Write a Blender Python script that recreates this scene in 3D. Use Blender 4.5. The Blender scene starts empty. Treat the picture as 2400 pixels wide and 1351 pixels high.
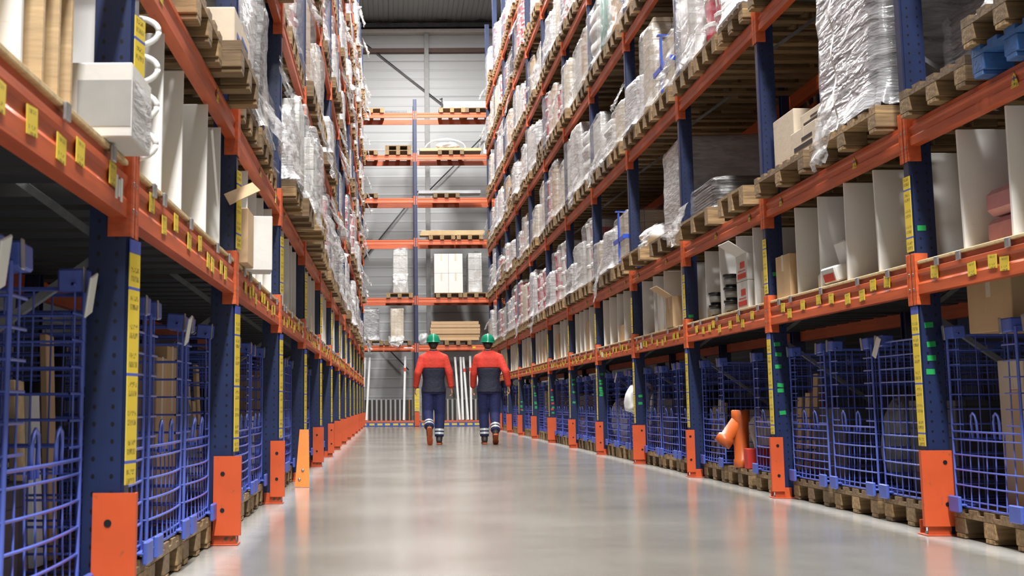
import bpy, bmesh, math, random
from mathutils import Vector, Matrix, noise
C = bpy.context.scene.collection
PI = math.pi
R = random.Random(7)
ORD = 'zeroth first second third fourth fifth sixth seventh eighth ninth tenth eleventh twelfth thirteenth fourteenth fifteenth'.split()
ORDX = ORD + ['sixteenth', 'seventeenth', 'eighteenth']
# ------------------------------------------------------------------ camera numbers (fitted to the racking grid)
F_PX, PITCH, CX, CY, ROLL, CAM_H = 3207.05, 0.1462, 912.37, 474.77, -0.0051, 0.68
XR, XL, BAY = 2.7536, 0.7762, 2.8
YR0, YL0, YF = 7.187, 4.095, 41.4
LEVEL_B = [1.1765, 1.936, 3.339, 4.735, 6.13, 7.53, 8.93]      # connector undersides
LEVEL_T = [1.404] + [b + .21 for b in LEVEL_B[1:]]             # what stands on a level stands here
POST_H = 11.4

def proj(X, Y, Z):
    c, s = math.cos(PITCH), math.sin(PITCH); Zr = Z - CAM_H
    d = Y*c + Zr*s
    if d < .3: return None
    a = F_PX*X/d; b = -F_PX*(-Y*s + Zr*c)/d
    return CX + a*math.cos(ROLL) - b*math.sin(ROLL), CY + a*math.sin(ROLL) + b*math.cos(ROLL)
def in_view(x0, x1, y0, y1, z0, z1, m=90):
    ps = [proj(x, y, z) for x in (x0, x1) for y in (y0, y1) for z in (z0, z1)]
    ps = [p for p in ps if p]
    if not ps: return False
    return (min(p[0] for p in ps) < 2400+m and max(p[0] for p in ps) > -m and
            min(p[1] for p in ps) < 1351+m and max(p[1] for p in ps) > -m)

# ------------------------------------------------------------------ materials
def lin(c):
    return tuple((v/255/12.92 if v/255 <= .04045 else ((v/255+.055)/1.055)**2.4) for v in c) + (1,)
MATS = {}
class NT:
    def __init__(s, name):
        s.m = bpy.data.materials.new(name); s.m.use_nodes = True; MATS[name] = s.m
        s.t = s.m.node_tree; s.n = s.t.nodes; s.l = s.t.links
        s.b = s.n['Principled BSDF']; s.out = s.n['Material Output']
    def add(s, typ, **kw):
        n = s.n.new(typ)
        for k, v in kw.items():
            if k.startswith('i_'):
                s.put(n.inputs[int(k[2:]) if k[2:].isdigit() else k[2:].replace('_', ' ')], v)
            else: setattr(n, k, v)
        return n
    def put(s, sock, v):
        if isinstance(v, bpy.types.NodeSocket): s.l.new(v, sock)
        else: sock.default_value = v
    def math(s, op, a, b=0, c=0):
        n = s.n.new('ShaderNodeMath'); n.operation = op
        s.put(n.inputs[0], a); s.put(n.inputs[1], b); s.put(n.inputs[2], c); return n.outputs[0]
    def mix(s, f, a, b):
        n = s.n.new('ShaderNodeMix'); n.data_type = 'RGBA'
        s.put(n.inputs[0], f); s.put(n.inputs[6], a); s.put(n.inputs[7], b); return n.outputs[2]
    def coord(s, kind='Object', scale=(1, 1, 1)):
        t = s.n.new('ShaderNodeTexCoord'); mp = s.n.new('ShaderNodeMapping'); mp.inputs['Scale'].default_value = scale
        s.l.new(t.outputs[kind], mp.inputs[0]); return mp.outputs[0]
    def noise(s, vec, scale, detail=3, rough=.55, dist=0):
        n = s.add('ShaderNodeTexNoise', i_Scale=scale, i_Detail=detail, i_Roughness=rough, i_Distortion=dist)
        s.l.new(vec, n.inputs['Vector']); return n.outputs[0]
    def ramp(s, f, a, b):
        n = s.n.new('ShaderNodeMapRange'); s.put(n.inputs[0], f); n.inputs[1].default_value = a; n.inputs[2].default_value = b
        return n.outputs[0]
    def bump(s, h, strength=.3, dist=.01):
        n = s.add('ShaderNodeBump', i_Strength=strength, i_Distance=dist); s.l.new(h, n.inputs['Height'])
        s.l.new(n.outputs[0], s.b.inputs['Normal']); return n
    def rnd(s):
        return s.add('ShaderNodeObjectInfo').outputs['Random']

def paint(name, col, rough=.5, metal=0, var=.12, scale=9, stretch=(1, 1, 1), dirt=None, bump=0, spec=.5, rand=0, kind='Object'):
    """a plain material with soft mottling, optional worn patches in a second colour, optional bump"""
    t = NT(name); v = t.coord(kind, stretch)
    n = t.noise(v, scale)
    c = lin(col); dark = tuple(x*(1-var*2) for x in c[:3]) + (1,); lite = tuple(min(1, x*(1+var)) for x in c[:3]) + (1,)
    o = t.mix(t.ramp(n, .3, .7), dark, lite)
    if rand:
        r = t.rnd(); o = t.mix(t.math('MULTIPLY', r, rand), o, tuple(x*.45 for x in c[:3]) + (1,))
    if dirt:
        d = t.noise(v, scale*2.7, 5, .65)
        o = t.mix(t.ramp(d, dirt[1], dirt[1]+.08), o, lin(dirt[0]))
    t.l.new(o, t.b.inputs['Base Color'])
    t.b.inputs['Roughness'].default_value = rough; t.b.inputs['Metallic'].default_value = metal
    t.b.inputs['Specular IOR Level'].default_value = spec
    if bump: t.bump(t.noise(v, scale*4, 4), bump)
    return t.m

def make_materials():
    paint('orange', (202, 92, 48), .45, var=.13, scale=3, stretch=(5, .7, 12), dirt=((150, 76, 48), .62))
    paint('orange_guard', (200, 80, 34), .5, var=.06, scale=5, dirt=((92, 74, 40), .6))
    paint('orange_loose', (246, 134, 52), .5, var=.05, scale=5, dirt=((140, 96, 46), .64))
    paint('cage', (88, 106, 196), .32, var=.1, scale=8, spec=.6)
    paint('cap_blue', (76, 96, 180), .4, var=.08)
    paint('post_label_blue', (74, 92, 176), .5)
    paint('zinc', (176, 178, 180), .35, .8, var=.15, scale=20)
    paint('brace_zinc', (142, 144, 146), .45, .4, var=.15, scale=12)
    paint('grey_steel', (96, 98, 100), .45, .5, var=.12)
    paint('deck_steel', (74, 74, 73), .5, .3, var=.1, scale=4)
    paint('chip_edge', (206, 178, 132), .75, var=.12, scale=30)
    paint('pallet_blue', (58, 108, 176), .6, var=.15, scale=14, dirt=((150, 130, 90), .66), bump=.3)
    paint('black_plastic', (26, 26, 28), .35, var=.1)
    paint('black_rubber', (30, 29, 30), .6, var=.1)
    paint('white_plastic', (228, 228, 226), .4, var=.04)
    paint('white_paper', (226, 226, 222), .7, var=.04, scale=4)
    paint('red', (196, 52, 40), .5, var=.08)
    paint('red_print', (214, 60, 40), .5, var=.05)
    paint('blue_print', (64, 84, 160), .6, var=.05)
    paint('blue_tape', (36, 78, 190), .35, var=.05)
    paint('green_tag', (24, 150, 74), .5, var=.05)
    paint('bucket_red', (198, 66, 84), .35, var=.1, scale=5)
    paint('bucket_blue', (70, 92, 176), .35, var=.08)
    paint('bucket_white', (222, 220, 216), .35, var=.05)
    paint('bucket_dark', (38, 44, 46), .3, var=.1)
    paint('roll_green', (122, 150, 140), .55, var=.15, scale=6, stretch=(6, 6, 1))
    paint('sack', (216, 214, 210), .55, var=.07, scale=6, bump=.6)
    paint('sack_grey', (128, 130, 130), .4, var=.18, scale=6, bump=.9)
    paint('dark_bundle', (62, 52, 50), .4, var=.3, scale=7, stretch=(1, 1, 9), bump=.8)
    paint('pipe_orange', (192, 92, 42), .35, var=.06)
    paint('carton_orange', (214, 132, 44), .6, var=.05)
    paint('pink_sheet', (190, 128, 134), .4, var=.1)
    paint('aluminium', (150, 151, 152), .45, .3, var=.08, scale=3)
    paint('long_black', (34, 33, 34), .5, var=.1)
    paint('grey_strip', (150, 150, 148), .5, var=.06)
    paint('brown_beam', (96, 70, 60), .6, var=.08)
    paint('brown_strip', (172, 112, 54), .6, var=.1)
    paint('base_blue', (52, 84, 166), .5, var=.08)
    paint('helmet', (8, 124, 92), .28, var=.03)
    paint('skin', (196, 138, 112), .55, var=.06, scale=20)
    paint('hair', (40, 30, 26), .7, var=.2, scale=60)
    paint('jacket_red', (206, 58, 42), .8, var=.1, scale=6, bump=.8)
    paint('jacket_navy', (17, 20, 42), .75, var=.15, scale=5, bump=.9)
    paint('trouser', (25, 31, 78), .8, var=.15, scale=5, bump=.9)
    paint('reflective', (200, 204, 206), .35, .3, var=.04)
    paint('boot', (40, 34, 32), .6, var=.2, scale=30)
    paint('sole', (176, 84, 44), .7, var=.15, scale=30)
    paint('eye', (236, 234, 230), .3)
    paint('wood_board', (196, 168, 128), .7, var=.12, scale=3, stretch=(1, 6, 6), bump=.15)
    # pallets: sawn pine, grain along the boards, each pallet its own age
    t = NT('pallet_wood'); v = t.coord('Object', (1.5, 14, 14)); n = t.noise(v, 3, 5, .6)
    a = t.mix(t.ramp(n, .3, .72), lin((112, 88, 58)), lin((186, 154, 108)))
    a = t.mix(t.math('MULTIPLY', t.rnd(), .75), a, lin((82, 68, 54)))
    t.l.new(a, t.b.inputs['Base Color']); t.b.inputs['Roughness'].default_value = .8; t.bump(n, .35)
    # cartons: board colour jumps from stack to stack; seams are a brick grid in the face
    for nm, c0, c1 in (('carton', (188, 152, 112), (206, 176, 138)), ('carton_pale', (206, 188, 164), (222, 208, 188)), ('carton_white', (226, 224, 220), (214, 210, 204))):
        t = NT(nm); v = t.coord('Object'); n = t.noise(v, 5, 3)
        o = t.mix(n, lin(c0), lin(c1)); o = t.mix(t.math('MULTIPLY', t.rnd(), .28), o, lin(tuple(x*.72 for x in c0)))
        t.l.new(o, t.b.inputs['Base Color']); t.b.inputs['Roughness'].default_value = .75; t.bump(t.noise(v, 30, 3), .12)
    for nm, c0, c1, bs in (('stack_brown', (176, 140, 100), (204, 172, 132), 2.6), ('stack_white', (206, 204, 200), (190, 184, 174), 2.2), ('stack_tan', (202, 184, 156), (220, 206, 182), 3.4), ('stack_dark', (70, 68, 70), (104, 100, 98), 5)):
        t = NT(nm); g = t.add('ShaderNodeTexCoord'); sp = t.add('ShaderNodeSeparateXYZ'); t.l.new(g.outputs['Object'], sp.inputs[0])
        cb = t.add('ShaderNodeCombineXYZ'); t.l.new(t.math('ADD', sp.outputs[0], sp.outputs[1]), cb.inputs[0]); t.l.new(sp.outputs[2], cb.inputs[1])
        b = t.add('ShaderNodeTexBrick', i_Color1=lin(c0), i_Color2=lin(c1), i_Mortar=lin(tuple(x*.4 for x in c0)), i_Scale=bs)
        b.inputs['Mortar Size'].default_value = .012; b.inputs['Brick Width'].default_value = .9; b.inputs['Row Height'].default_value = .62; b.offset = 0
        t.l.new(cb.outputs[0], b.inputs['Vector'])
        t.l.new(t.mix(t.math('MULTIPLY', t.rnd(), .3), b.outputs[0], lin(tuple(x*.62 for x in c0))), t.b.inputs['Base Color'])
        t.b.inputs['Roughness'].default_value = .65
    # stretch film: clear plastic, milky where it is gathered, shiny diagonal creases
    for nm, lo, hi, tint in (('film', .12, .5, (222, 222, 222)), ('film_dense', .45, .92, (214, 214, 216)), ('film_thin', .03, .26, (222, 223, 224)), ('film_silver', .28, .8, (200, 200, 204))):
        t = NT(nm); v = t.coord('Object', (2.2, 2.2, 9)); v.node.inputs['Rotation'].default_value = (.45, .35, 0)
        n1 = t.noise(v, 1.6, 4, .55, .9); v2 = t.coord('Object', (4, 4, 26)); v2.node.inputs['Rotation'].default_value = (-.3, .5, 0)
        n2 = t.noise(v2, 1.3, 3, .55, .5); h = t.math('ADD', n1, t.math('MULTIPLY', n2, .5))
        t.b.inputs['Base Color'].default_value = lin(tint); t.b.inputs['Roughness'].default_value = .26; t.b.inputs['Specular IOR Level'].default_value = .55
        bn = t.bump(h, .4 if nm != 'film_silver' else .7, .025)
        f = t.n.new('ShaderNodeMapRange'); t.l.new(h, f.inputs[0])
        f.inputs[1].default_value = .55; f.inputs[2].default_value = 1.0; f.inputs[3].default_value = lo; f.inputs[4].default_value = hi
        tr = t.add('ShaderNodeBsdfTransparent'); ms = t.n.new('ShaderNodeMixShader')
        t.l.new(f.outputs[0], ms.inputs[0]); t.l.new(tr.outputs[0], ms.inputs[1]); t.l.new(t.b.outputs[0], ms.inputs[2])
        gl = t.add('ShaderNodeBsdfGlossy', i_Roughness=.16); fr = t.add('ShaderNodeFresnel', i_IOR=1.5); t.l.new(bn.outputs[0], gl.inputs['Normal']); t.l.new(bn.outputs[0], fr.inputs['Normal'])
        m2 = t.n.new('ShaderNodeMixShader'); t.l.new(t.math('MINIMUM', fr.outputs[0], .07 if nm != 'film_silver' else .2), m2.inputs[0]); t.l.new(ms.outputs[0], m2.inputs[1]); t.l.new(gl.outputs[0], m2.inputs[2]); t.l.new(m2.outputs[0], t.out.inputs[0])
    # navy post with punched holes: two columns on the flanks, two on the face, 50 mm pitch
    t = NT('navy_post'); g = t.add('ShaderNodeTexCoord'); sp = t.add('ShaderNodeSeparateXYZ'); t.l.new(g.outputs['Object'], sp.inputs[0])
    gn = t.add('ShaderNodeNewGeometry'); sn = t.add('ShaderNodeSeparateXYZ'); t.l.new(g.outputs['Normal'], sn.inputs[0])
    side = t.math('GREATER_THAN', t.math('ABSOLUTE', sn.outputs[1]), .7)
    u = t.math('ADD', t.math('MULTIPLY', side, t.math('SUBTRACT', sp.outputs[0], .062)), t.math('MULTIPLY', t.math('SUBTRACT', 1, side), sp.outputs[1]))
    du = t.math('SUBTRACT', t.math('ABSOLUTE', u), .027)
    dz = t.math('SUBTRACT', t.math('MODULO', sp.outputs[2], .05), .025)
    dd = t.math('ADD', t.math('MULTIPLY', du, du), t.math('MULTIPLY', t.math('MULTIPLY', dz, dz), .55))
    hole = t.math('LESS_THAN', dd, .00003)
    n = t.noise(g.outputs['Object'], 7)
    base = t.mix(n, lin((18, 28, 60)), lin((29, 45, 86)))
    t.l.new(t.mix(hole, base, (.002, .002, .004, 1)), t.b.inputs['Base Color']); t.b.inputs['Roughness'].default_value = .38
    paint('navy', (30, 46, 86), .4, var=.12, scale=6)
    # yellow shelf labels with rows of small black print and code bars
    for nm, row in (('yellow_label', .085), ('yellow_sticker', .05)):
        t = NT(nm); g = t.add('ShaderNodeTexCoord'); sp = t.add('ShaderNodeSeparateXYZ'); t.l.new(g.outputs['Object'], sp.inputs[0])
        zf = t.math('FRACT', t.math('DIVIDE', sp.outputs[2], row))
        band = t.math('MULTIPLY', t.math('GREATER_THAN', zf, .3), t.math('LESS_THAN', zf, .5))
        band2 = t.math('MULTIPLY', t.math('GREATER_THAN', zf, .62), t.math('LESS_THAN', zf, .8))
        nb = t.noise(t.coord('Object', (1, 1, .2)), 260, 1)
        nc = t.noise(t.coord('Object', (1, 1, 1)), 170, 2)
        ink = t.math('ADD', t.math('MULTIPLY', band, t.math('GREATER_THAN', nb, .5)), t.math('MULTIPLY', band2, t.math('GREATER_THAN', nc, .53)))
        edge = t.math('LESS_THAN', t.math('ABSOLUTE', sp.outputs[1]), .036 if nm == 'yellow_label' else .03)
        gap = t.math('LESS_THAN', t.math('FRACT', t.math('DIVIDE', sp.outputs[2], .255)), .035) if nm == 'yellow_label' else 0
        c = t.mix(t.math('MULTIPLY', t.math('MULTIPLY', ink, edge), .8), lin((220, 192, 58)), lin((70, 60, 34)))
        c = t.mix(gap, c, lin((74, 92, 176)))
        t.l.new(c, t.b.inputs['Base Color']); t.b.inputs['Roughness'].default_value = .55
    # white divider board, slightly scuffed
    t = NT('board_white'); v = t.coord('Object', (1, 1, 1)); n = t.noise(v, 2.5, 4); s2 = t.noise(t.coord('Object', (2, 2, 14)), 5, 5)
    c = t.mix(n, lin((222, 221, 218)), lin((238, 237, 234))); c = t.mix(t.math('MULTIPLY', t.ramp(s2, .66, .8), .35), c, lin((150, 140, 126)))
    t.l.new(c, t.b.inputs['Base Color']); t.b.inputs['Roughness'].default_value = .5
    # polished concrete floor
    t = NT('concrete'); v = t.coord('Object'); n = t.noise(v, .7, 6, .6); n2 = t.noise(v, 9, 5, .65); n3 = t.noise(t.coord('Object', (1, .25, 1)), 1.6, 4)
    c = t.mix(t.ramp(n, .3, .7), lin((113, 111, 104)), lin((127, 125, 117))); c = t.mix(t.math('MULTIPLY', t.ramp(n2, .5, .9), .3), c, lin((99, 97, 91)))
    c = t.mix(t.math('MULTIPLY', t.ramp(n3, .5, .75), .4), c, lin((140, 138, 131)))
    g = t.add('ShaderNodeTexCoord'); sp = t.add('ShaderNodeSeparateXYZ'); t.l.new(g.outputs['Object'], sp.inputs[0])
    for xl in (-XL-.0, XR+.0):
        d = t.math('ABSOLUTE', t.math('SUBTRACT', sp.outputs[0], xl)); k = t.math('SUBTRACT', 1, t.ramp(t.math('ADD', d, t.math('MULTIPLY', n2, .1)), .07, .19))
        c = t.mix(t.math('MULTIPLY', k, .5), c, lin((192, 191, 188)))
    joint = t.math('LESS_THAN', t.math('ABSOLUTE', t.math('SUBTRACT', sp.outputs[0], 1.02)), .004)
    c = t.mix(t.math('MULTIPLY', joint, .3), c, lin((120, 116, 108)))
    t.l.new(c, t.b.inputs['Base Color']); t.l.new(t.math('ADD', .13, t.math('MULTIPLY', n, .12)), t.b.inputs['Roughness'])
    t.b.inputs['Specular IOR Level'].default_value = .6; t.bump(n, .04, .004)
    # sheet-metal cladding, horizontal ribs; dark version paints gloom onto the added side walls
    for nm, col, ax, per in (('cladding', (200, 202, 202), 2, .3), ('added_wall_dark', (58, 58, 60), 2, .3), ('roof_sheet', (150, 151, 152), 0, .16)):
        t = NT(nm); g = t.add('ShaderNodeTexCoord'); sp = t.add('ShaderNodeSeparateXYZ'); t.l.new(g.outputs['Object'], sp.inputs[0])
        fr = t.math('FRACT', t.math('DIVIDE', sp.outputs[ax], per)); rib = t.ramp(t.math('ABSOLUTE', t.math('SUBTRACT', fr, .5)), .38, .46)
        n = t.noise(t.coord('Object', (.25, .25, 1.2)), .8, 4); c = t.mix(n, lin(tuple(x*.86 for x in col)), lin(col))
        pan = t.math('LESS_THAN', t.math('FRACT', t.math('DIVIDE', sp.outputs[ax], 1.2)), .018)
        c = t.mix(t.math('MULTIPLY', pan, .55), c, lin((70, 70, 72)))
        t.l.new(c, t.b.inputs['Base Color']); t.b.inputs['Roughness'].default_value = .45; t.bump(rib, .3 if nm != 'roof_sheet' else .7, .02)
make_materials()

# ------------------------------------------------------------------ mesh building
class MB:
    def __init__(s): s.v, s.f, s.m, s.s = [], [], [], []
    def face(s, idx, m=0, smooth=False): s.f.append(tuple(idx)); s.m.append(m); s.s.append(smooth)
    def box(s, x0, x1, y0, y1, z0, z1, m=0):
        b = len(s.v); s.v += [(x, y, z) for z in (z0, z1) for y in (y0, y1) for x in (x0, x1)]
        for q in ((0, 2, 3, 1), (4, 5, 7, 6), (0, 1, 5, 4), (2, 6, 7, 3), (0, 4, 6, 2), (1, 3, 7, 5)): s.face([b+i for i in q], m)
        return s
    def cbox(s, x0, x1, y0, y1, z0, z1, c=.006, m=0):
        """a box with its twelve edges chamfered"""
        b = len(s.v); X = (x0, x1); Y = (y0, y1); Z = (z0, z1); sg = (1, -1); vi = {}
        for i in (0, 1):
            for j in (0, 1):
                for k in (0, 1):
                    for a in range(3):
                        p = [X[i] + sg[i]*c, Y[j] + sg[j]*c, Z[k] + sg[k]*c]; p[a] = (X[i], Y[j], Z[k])[a]
                        vi[i, j, k, a] = len(s.v); s.v.append(tuple(p))
        def fc(l, fl): s.face(l[::-1] if fl else l, m)
        for a in range(3):
            o = [q for q in range(3) if q != a]
            for d in (0, 1):
                L = []
                for e, f in ((0, 0), (1, 0), (1, 1), (0, 1)):
                    k = [0, 0, 0]; k[a] = d; k[o[0]] = e; k[o[1]] = f; L.append(vi[k[0], k[1], k[2], a])
                fc(L, (d == 0) != (a == 1))
        for a in range(3):                      # edges along axis a
            o = [q for q in range(3) if q != a]
            for e in (0, 1):
                for f in (0, 1):
                    k0 = [0, 0, 0]; k0[o[0]] = e; k0[o[1]] = f; k1 = list(k0); k1[a] = 1
                    L = [vi[(*k0, o[0])], vi[(*k1, o[0])], vi[(*k1, o[1])], vi[(*k0, o[1])]]
                    fc(L, False)
        for i in (0, 1):
            for j in (0, 1):
                for k in (0, 1): fc([vi[i, j, k, 0], vi[i, j, k, 1], vi[i, j, k, 2]], False)
        return s
    def prism(s, poly, a0, a1, axis='z', m=0):
        """a polygon swept along an axis; poly holds the other two coordinates in order"""
        b = len(s.v); n = len(poly)
        for a in (a0, a1):
            for p, q in poly: s.v.append({'x': (a, p, q), 'y': (p, a, q), 'z': (p, q, a)}[axis])
        for i in range(n): s.face([b+i, b+(i+1) % n, b+n+(i+1) % n, b+n+i], m)
        s.face(range(b+n-1, b-1, -1), m); s.face(range(b+n, b+2*n), m)
        return s
    def wire(s, p, q, r=.004, k=4, m=0, r2=None, cap=True, smooth=True):
        p, q = Vector(p), Vector(q); d = (q-p).normalized(); a = d.orthogonal().normalized(); c = d.cross(a)
        b = len(s.v)
        for o, rr in ((p, r), (q, r if r2 is None else r2)):
            for i in range(k):
                t = 2*PI*i/k; s.v.append(tuple(o + a*math.cos(t)*rr + c*math.sin(t)*rr))
        for i in range(k): s.face([b+i, b+(i+1) % k, b+k+(i+1) % k, b+k+i], m, smooth)
        if cap: s.face(range(b+k-1, b-1, -1), m); s.face(range(b+k, b+2*k), m)
        return s
    def path(s, pts, r=.004, k=6, m=0):
        b = len(s.v); pts = [Vector(p) for p in pts]; n = len(pts)
        for i, p in enumerate(pts):
            d = (pts[min(i+1, n-1)] - pts[max(i-1, 0)]).normalized(); a = Vector((0, 0, 1)).cross(d)
            if a.length < .2: a = Vector((1, 0, 0)).cross(d)
            a.normalize(); c = d.cross(a)
            for j in range(k):
                t = 2*PI*j/k; s.v.append(tuple(p + a*math.cos(t)*r + c*math.sin(t)*r))
        for i in range(n-1):
            for j in range(k): s.face([b+i*k+j, b+i*k+(j+1) % k, b+(i+1)*k+(j+1) % k, b+(i+1)*k+j], m, True)
        s.face(range(b+k-1, b-1, -1), m); s.face(range(b+(n-1)*k, b+n*k), m)
        return s
    def lathe(s, prof, k=20, m=None, c=(0, 0)):
        b = len(s.v); n = len(prof)
        for r, z in prof:
            for i in range(k): t = 2*PI*i/k; s.v.append((c[0]+r*math.cos(t), c[1]+r*math.sin(t), z))
        for i in range(n-1):
            for j in range(k): s.face([b+i*k+j, b+i*k+(j+1) % k, b+(i+1)*k+(j+1) % k, b+(i+1)*k+j], m[i] if m else 0, True)
        s.face(range(b+k-1, b-1, -1), m[0] if m else 0); s.face(range(b+(n-1)*k, b+n*k), m[-1] if m else 0)
        return s
    def grid(s, fn, nu, nv, m=0, wrap=False):
        b = len(s.v); cu = nu if wrap else nu+1
        for j in range(nv+1):
            for i in range(cu): s.v.append(tuple(fn(i/nu, j/nv)))
        for j in range(nv):
            for i in range(nu): s.face([b+j*cu+i, b+j*cu+(i+1) % cu, b+(j+1)*cu+(i+1) % cu, b+(j+1)*cu+i], m, True)
        return s
    def mesh(s, name, *mats):
        me = bpy.data.meshes.new(name); me.from_pydata(s.v, [], s.f)
        for n in mats: me.materials.append(MATS[n])
        me.polygons.foreach_set('material_index', s.m); me.polygons.foreach_set('use_smooth', s.s)
        me.update(); return me
def fix(me):
    bm = bmesh.new(); bm.from_mesh(me); bmesh.ops.recalc_face_normals(bm, faces=bm.faces); bm.to_mesh(me); bm.free(); return me
CACHE = {}
def cached(key, fn):
    if key not in CACHE: CACHE[key] = fix(fn())
    return CACHE[key]
def remat(me, *mats):
    k = (me.name,) + mats
    if k not in CACHE:
        c = me.copy(); c.materials.clear()
        for n in mats: c.materials.append(MATS[n])
        CACHE[k] = c
    return CACHE[k]

USED = set()
def thing(name, label, cat, loc=(0, 0, 0), rz=0, group=None, me=None, rot=None, scale=None, kind=None):
    o = bpy.data.objects.new(name, me); C.objects.link(o); o.location = loc; o.rotation_euler = rot or (0, 0, rz)
    if scale: o.scale = scale
    o['label'] = label; o['category'] = cat
    if group: o['group'] = group
    o['kind'] = kind or 'thing'
    return o
def part(name, me, par, loc=(0, 0, 0), rot=(0, 0, 0), scale=None, label=None):
    o = bpy.data.objects.new(name, me); C.objects.link(o); o.parent = par; o.location = loc; o.rotation_euler = rot
    if scale: o.scale = scale
    if label: o['label'] = label
    return o
def struct(name, me, loc=(0, 0, 0)):
    o = bpy.data.objects.new(name, me); C.objects.link(o); o.location = loc; o['kind'] = 'structure'; return o

class Side:
    """a rack row: u runs from the aisle face into the rack"""
    def __init__(s, word, x0, sg, y0, nb, rz): s.word, s.x0, s.sg, s.y0, s.nb, s.rz = word, x0, sg, y0, nb, rz
    def X(s, u): return s.sg*(s.x0+u)
    def P(s, u, y, z): return (s.X(u), y, z)
    def yc(s, bay): return s.y0 - BAY/2 + BAY*bay                # centre of bay; bay 0 is the first one seen
RT = Side('right', XR, 1, YR0, 12, 0)
LT = Side('left', XL, -1, YL0, 14, PI)
LEVN = ['lowest beam level', 'second beam level', 'third beam level', 'fourth beam level', 'fifth beam level', 'sixth beam level', 'seventh beam level']

# ------------------------------------------------------------------ the hall
def hall():
    Y0, Y1, X0, X1, H = -14, 44.6, -4.6, 6.7, 13.35
    struct('floor', cached('fl', lambda: MB().box(X0, X1, Y0, Y1, -.12, 0).mesh('floor', 'concrete')))
    struct('wall_back', cached('wb', lambda: MB().box(X0, X1, Y1, Y1+.2, 0, H).mesh('wall_back', 'cladding')))
    struct('wall_front', cached('wf', lambda: MB().box(X0, X1, Y0-.2, Y0, 0, H).mesh('wall_front', 'cladding')))
    struct('added_wall_left', cached('wl', lambda: MB().box(X0-.2, X0, Y0, Y1, 0, H).mesh('added_wall_left', 'added_wall_dark')))  # both side walls are added, dark to hold the gloom behind the racks
    struct('added_wall_right', cached('wr', lambda: MB().box(X1, X1+.2, Y0, Y1, 0, H).mesh('added_wall_right', 'added_wall_dark')))
    struct('ceiling', cached('ce', lambda: MB().box(X0, X1, Y0, Y1, H, H+.2).mesh('ceiling', 'roof_sheet')))
    struct('trim_1', cached('t1', lambda: MB().box(X0, X1, Y1-.34, Y1-.02, 12.92, 13.04).mesh('trim_1', 'white_plastic')))
    struct('trim_2', cached('t2', lambda: MB().box(X0, X1, Y1-.2, Y1-.02, 12.28, 12.42).mesh('trim_2', 'brown_beam')))
    struct('trim_3', cached('t3', lambda: MB().box(X0, X1, Y1-.3, Y1-.06, 13.12, 13.26).mesh('trim_3', 'grey_steel')))
    o = thing('steel_column', 'light grey steel column standing against the pale far wall', 'column', (1.26, Y1-.3, 0), me=cached('col', lambda: MB().box(-.07, .07, -.08, .08, 0, 12.9).mesh('steel_column', 'grey_strip')))
    for i, (x0, z0, x1, z1, lab) in enumerate(((-.78, 12.6, 2.05, 10.3, 'thin steel diagonal tie across the upper far wall, sloping down to the right'),
                                    (-.9, 5.3, .95, 7.6, 'thin steel diagonal tie on the far wall, rising to the right behind the middle beams'),
                                    (1.3, 7.6, 3.1, 9.4, 'thin steel diagonal tie rising to the right of the grey wall column'),
                                    (-.6, 3.0, .6, 1.75, 'thin steel diagonal tie low on the far wall above the black panels'))):
        struct(f'trim_{4+i}', cached(('tie', i), lambda: MB().wire((x0, 0, z0), (x1, 0, z1), .022, 6).mesh('trim_brace', 'grey_steel')), (0, Y1-.12-.03*i, 0))
    # a pale cable tray and pipes run along the far wall under the roof
    struct('trim_8', cached('cab', lambda: MB().path([(-2.5+.4*i, 0, .05+.05*math.sin(i*1.9)) for i in range(20)], .02).mesh('trim_cable', 'black_rubber')), (0, Y1-.5, 13.2))
hall()

# ------------------------------------------------------------------ racking
def m_post():
    return MB().prism([(0, -.034), (.008, -.04), (.008, -.05), (.118, -.05), (.118, -.034), (.104, -.034), (.104, .034), (.118, .034), (.118, .05), (.008, .05), (.008, .04), (0, .034)], 0.006, POST_H, 'z').mesh('post', 'navy_post')
def m_strip(z0, z1):
    return MB().box(-.004, -.001, -.046, .046, z0, z1).mesh('label_strip', 'yellow_label')
def m_foot(): return MB().cbox(-.03, .15, -.07, .07, 0, .008, .003).cbox(-.02, .1, -.058, -.051, .006, .075, .002).cbox(-.02, .1, .051, .058, .006, .075, .002).mesh('foot_plate', 'orange_guard')
def m_bolt(): return MB().lathe([(.012, 0), (.012, .014), (.007, .016), (.007, .034)], 8).mesh('anchor_bolt', 'zinc')
def m_brace(z0, z1):
    return MB().prism([(-.012, -.018), (.012, -.018), (.012, .018), (-.012, .018)], 0, math.hypot(.98, z1-z0), 'z').mesh('brace', 'brace_zinc')
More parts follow.
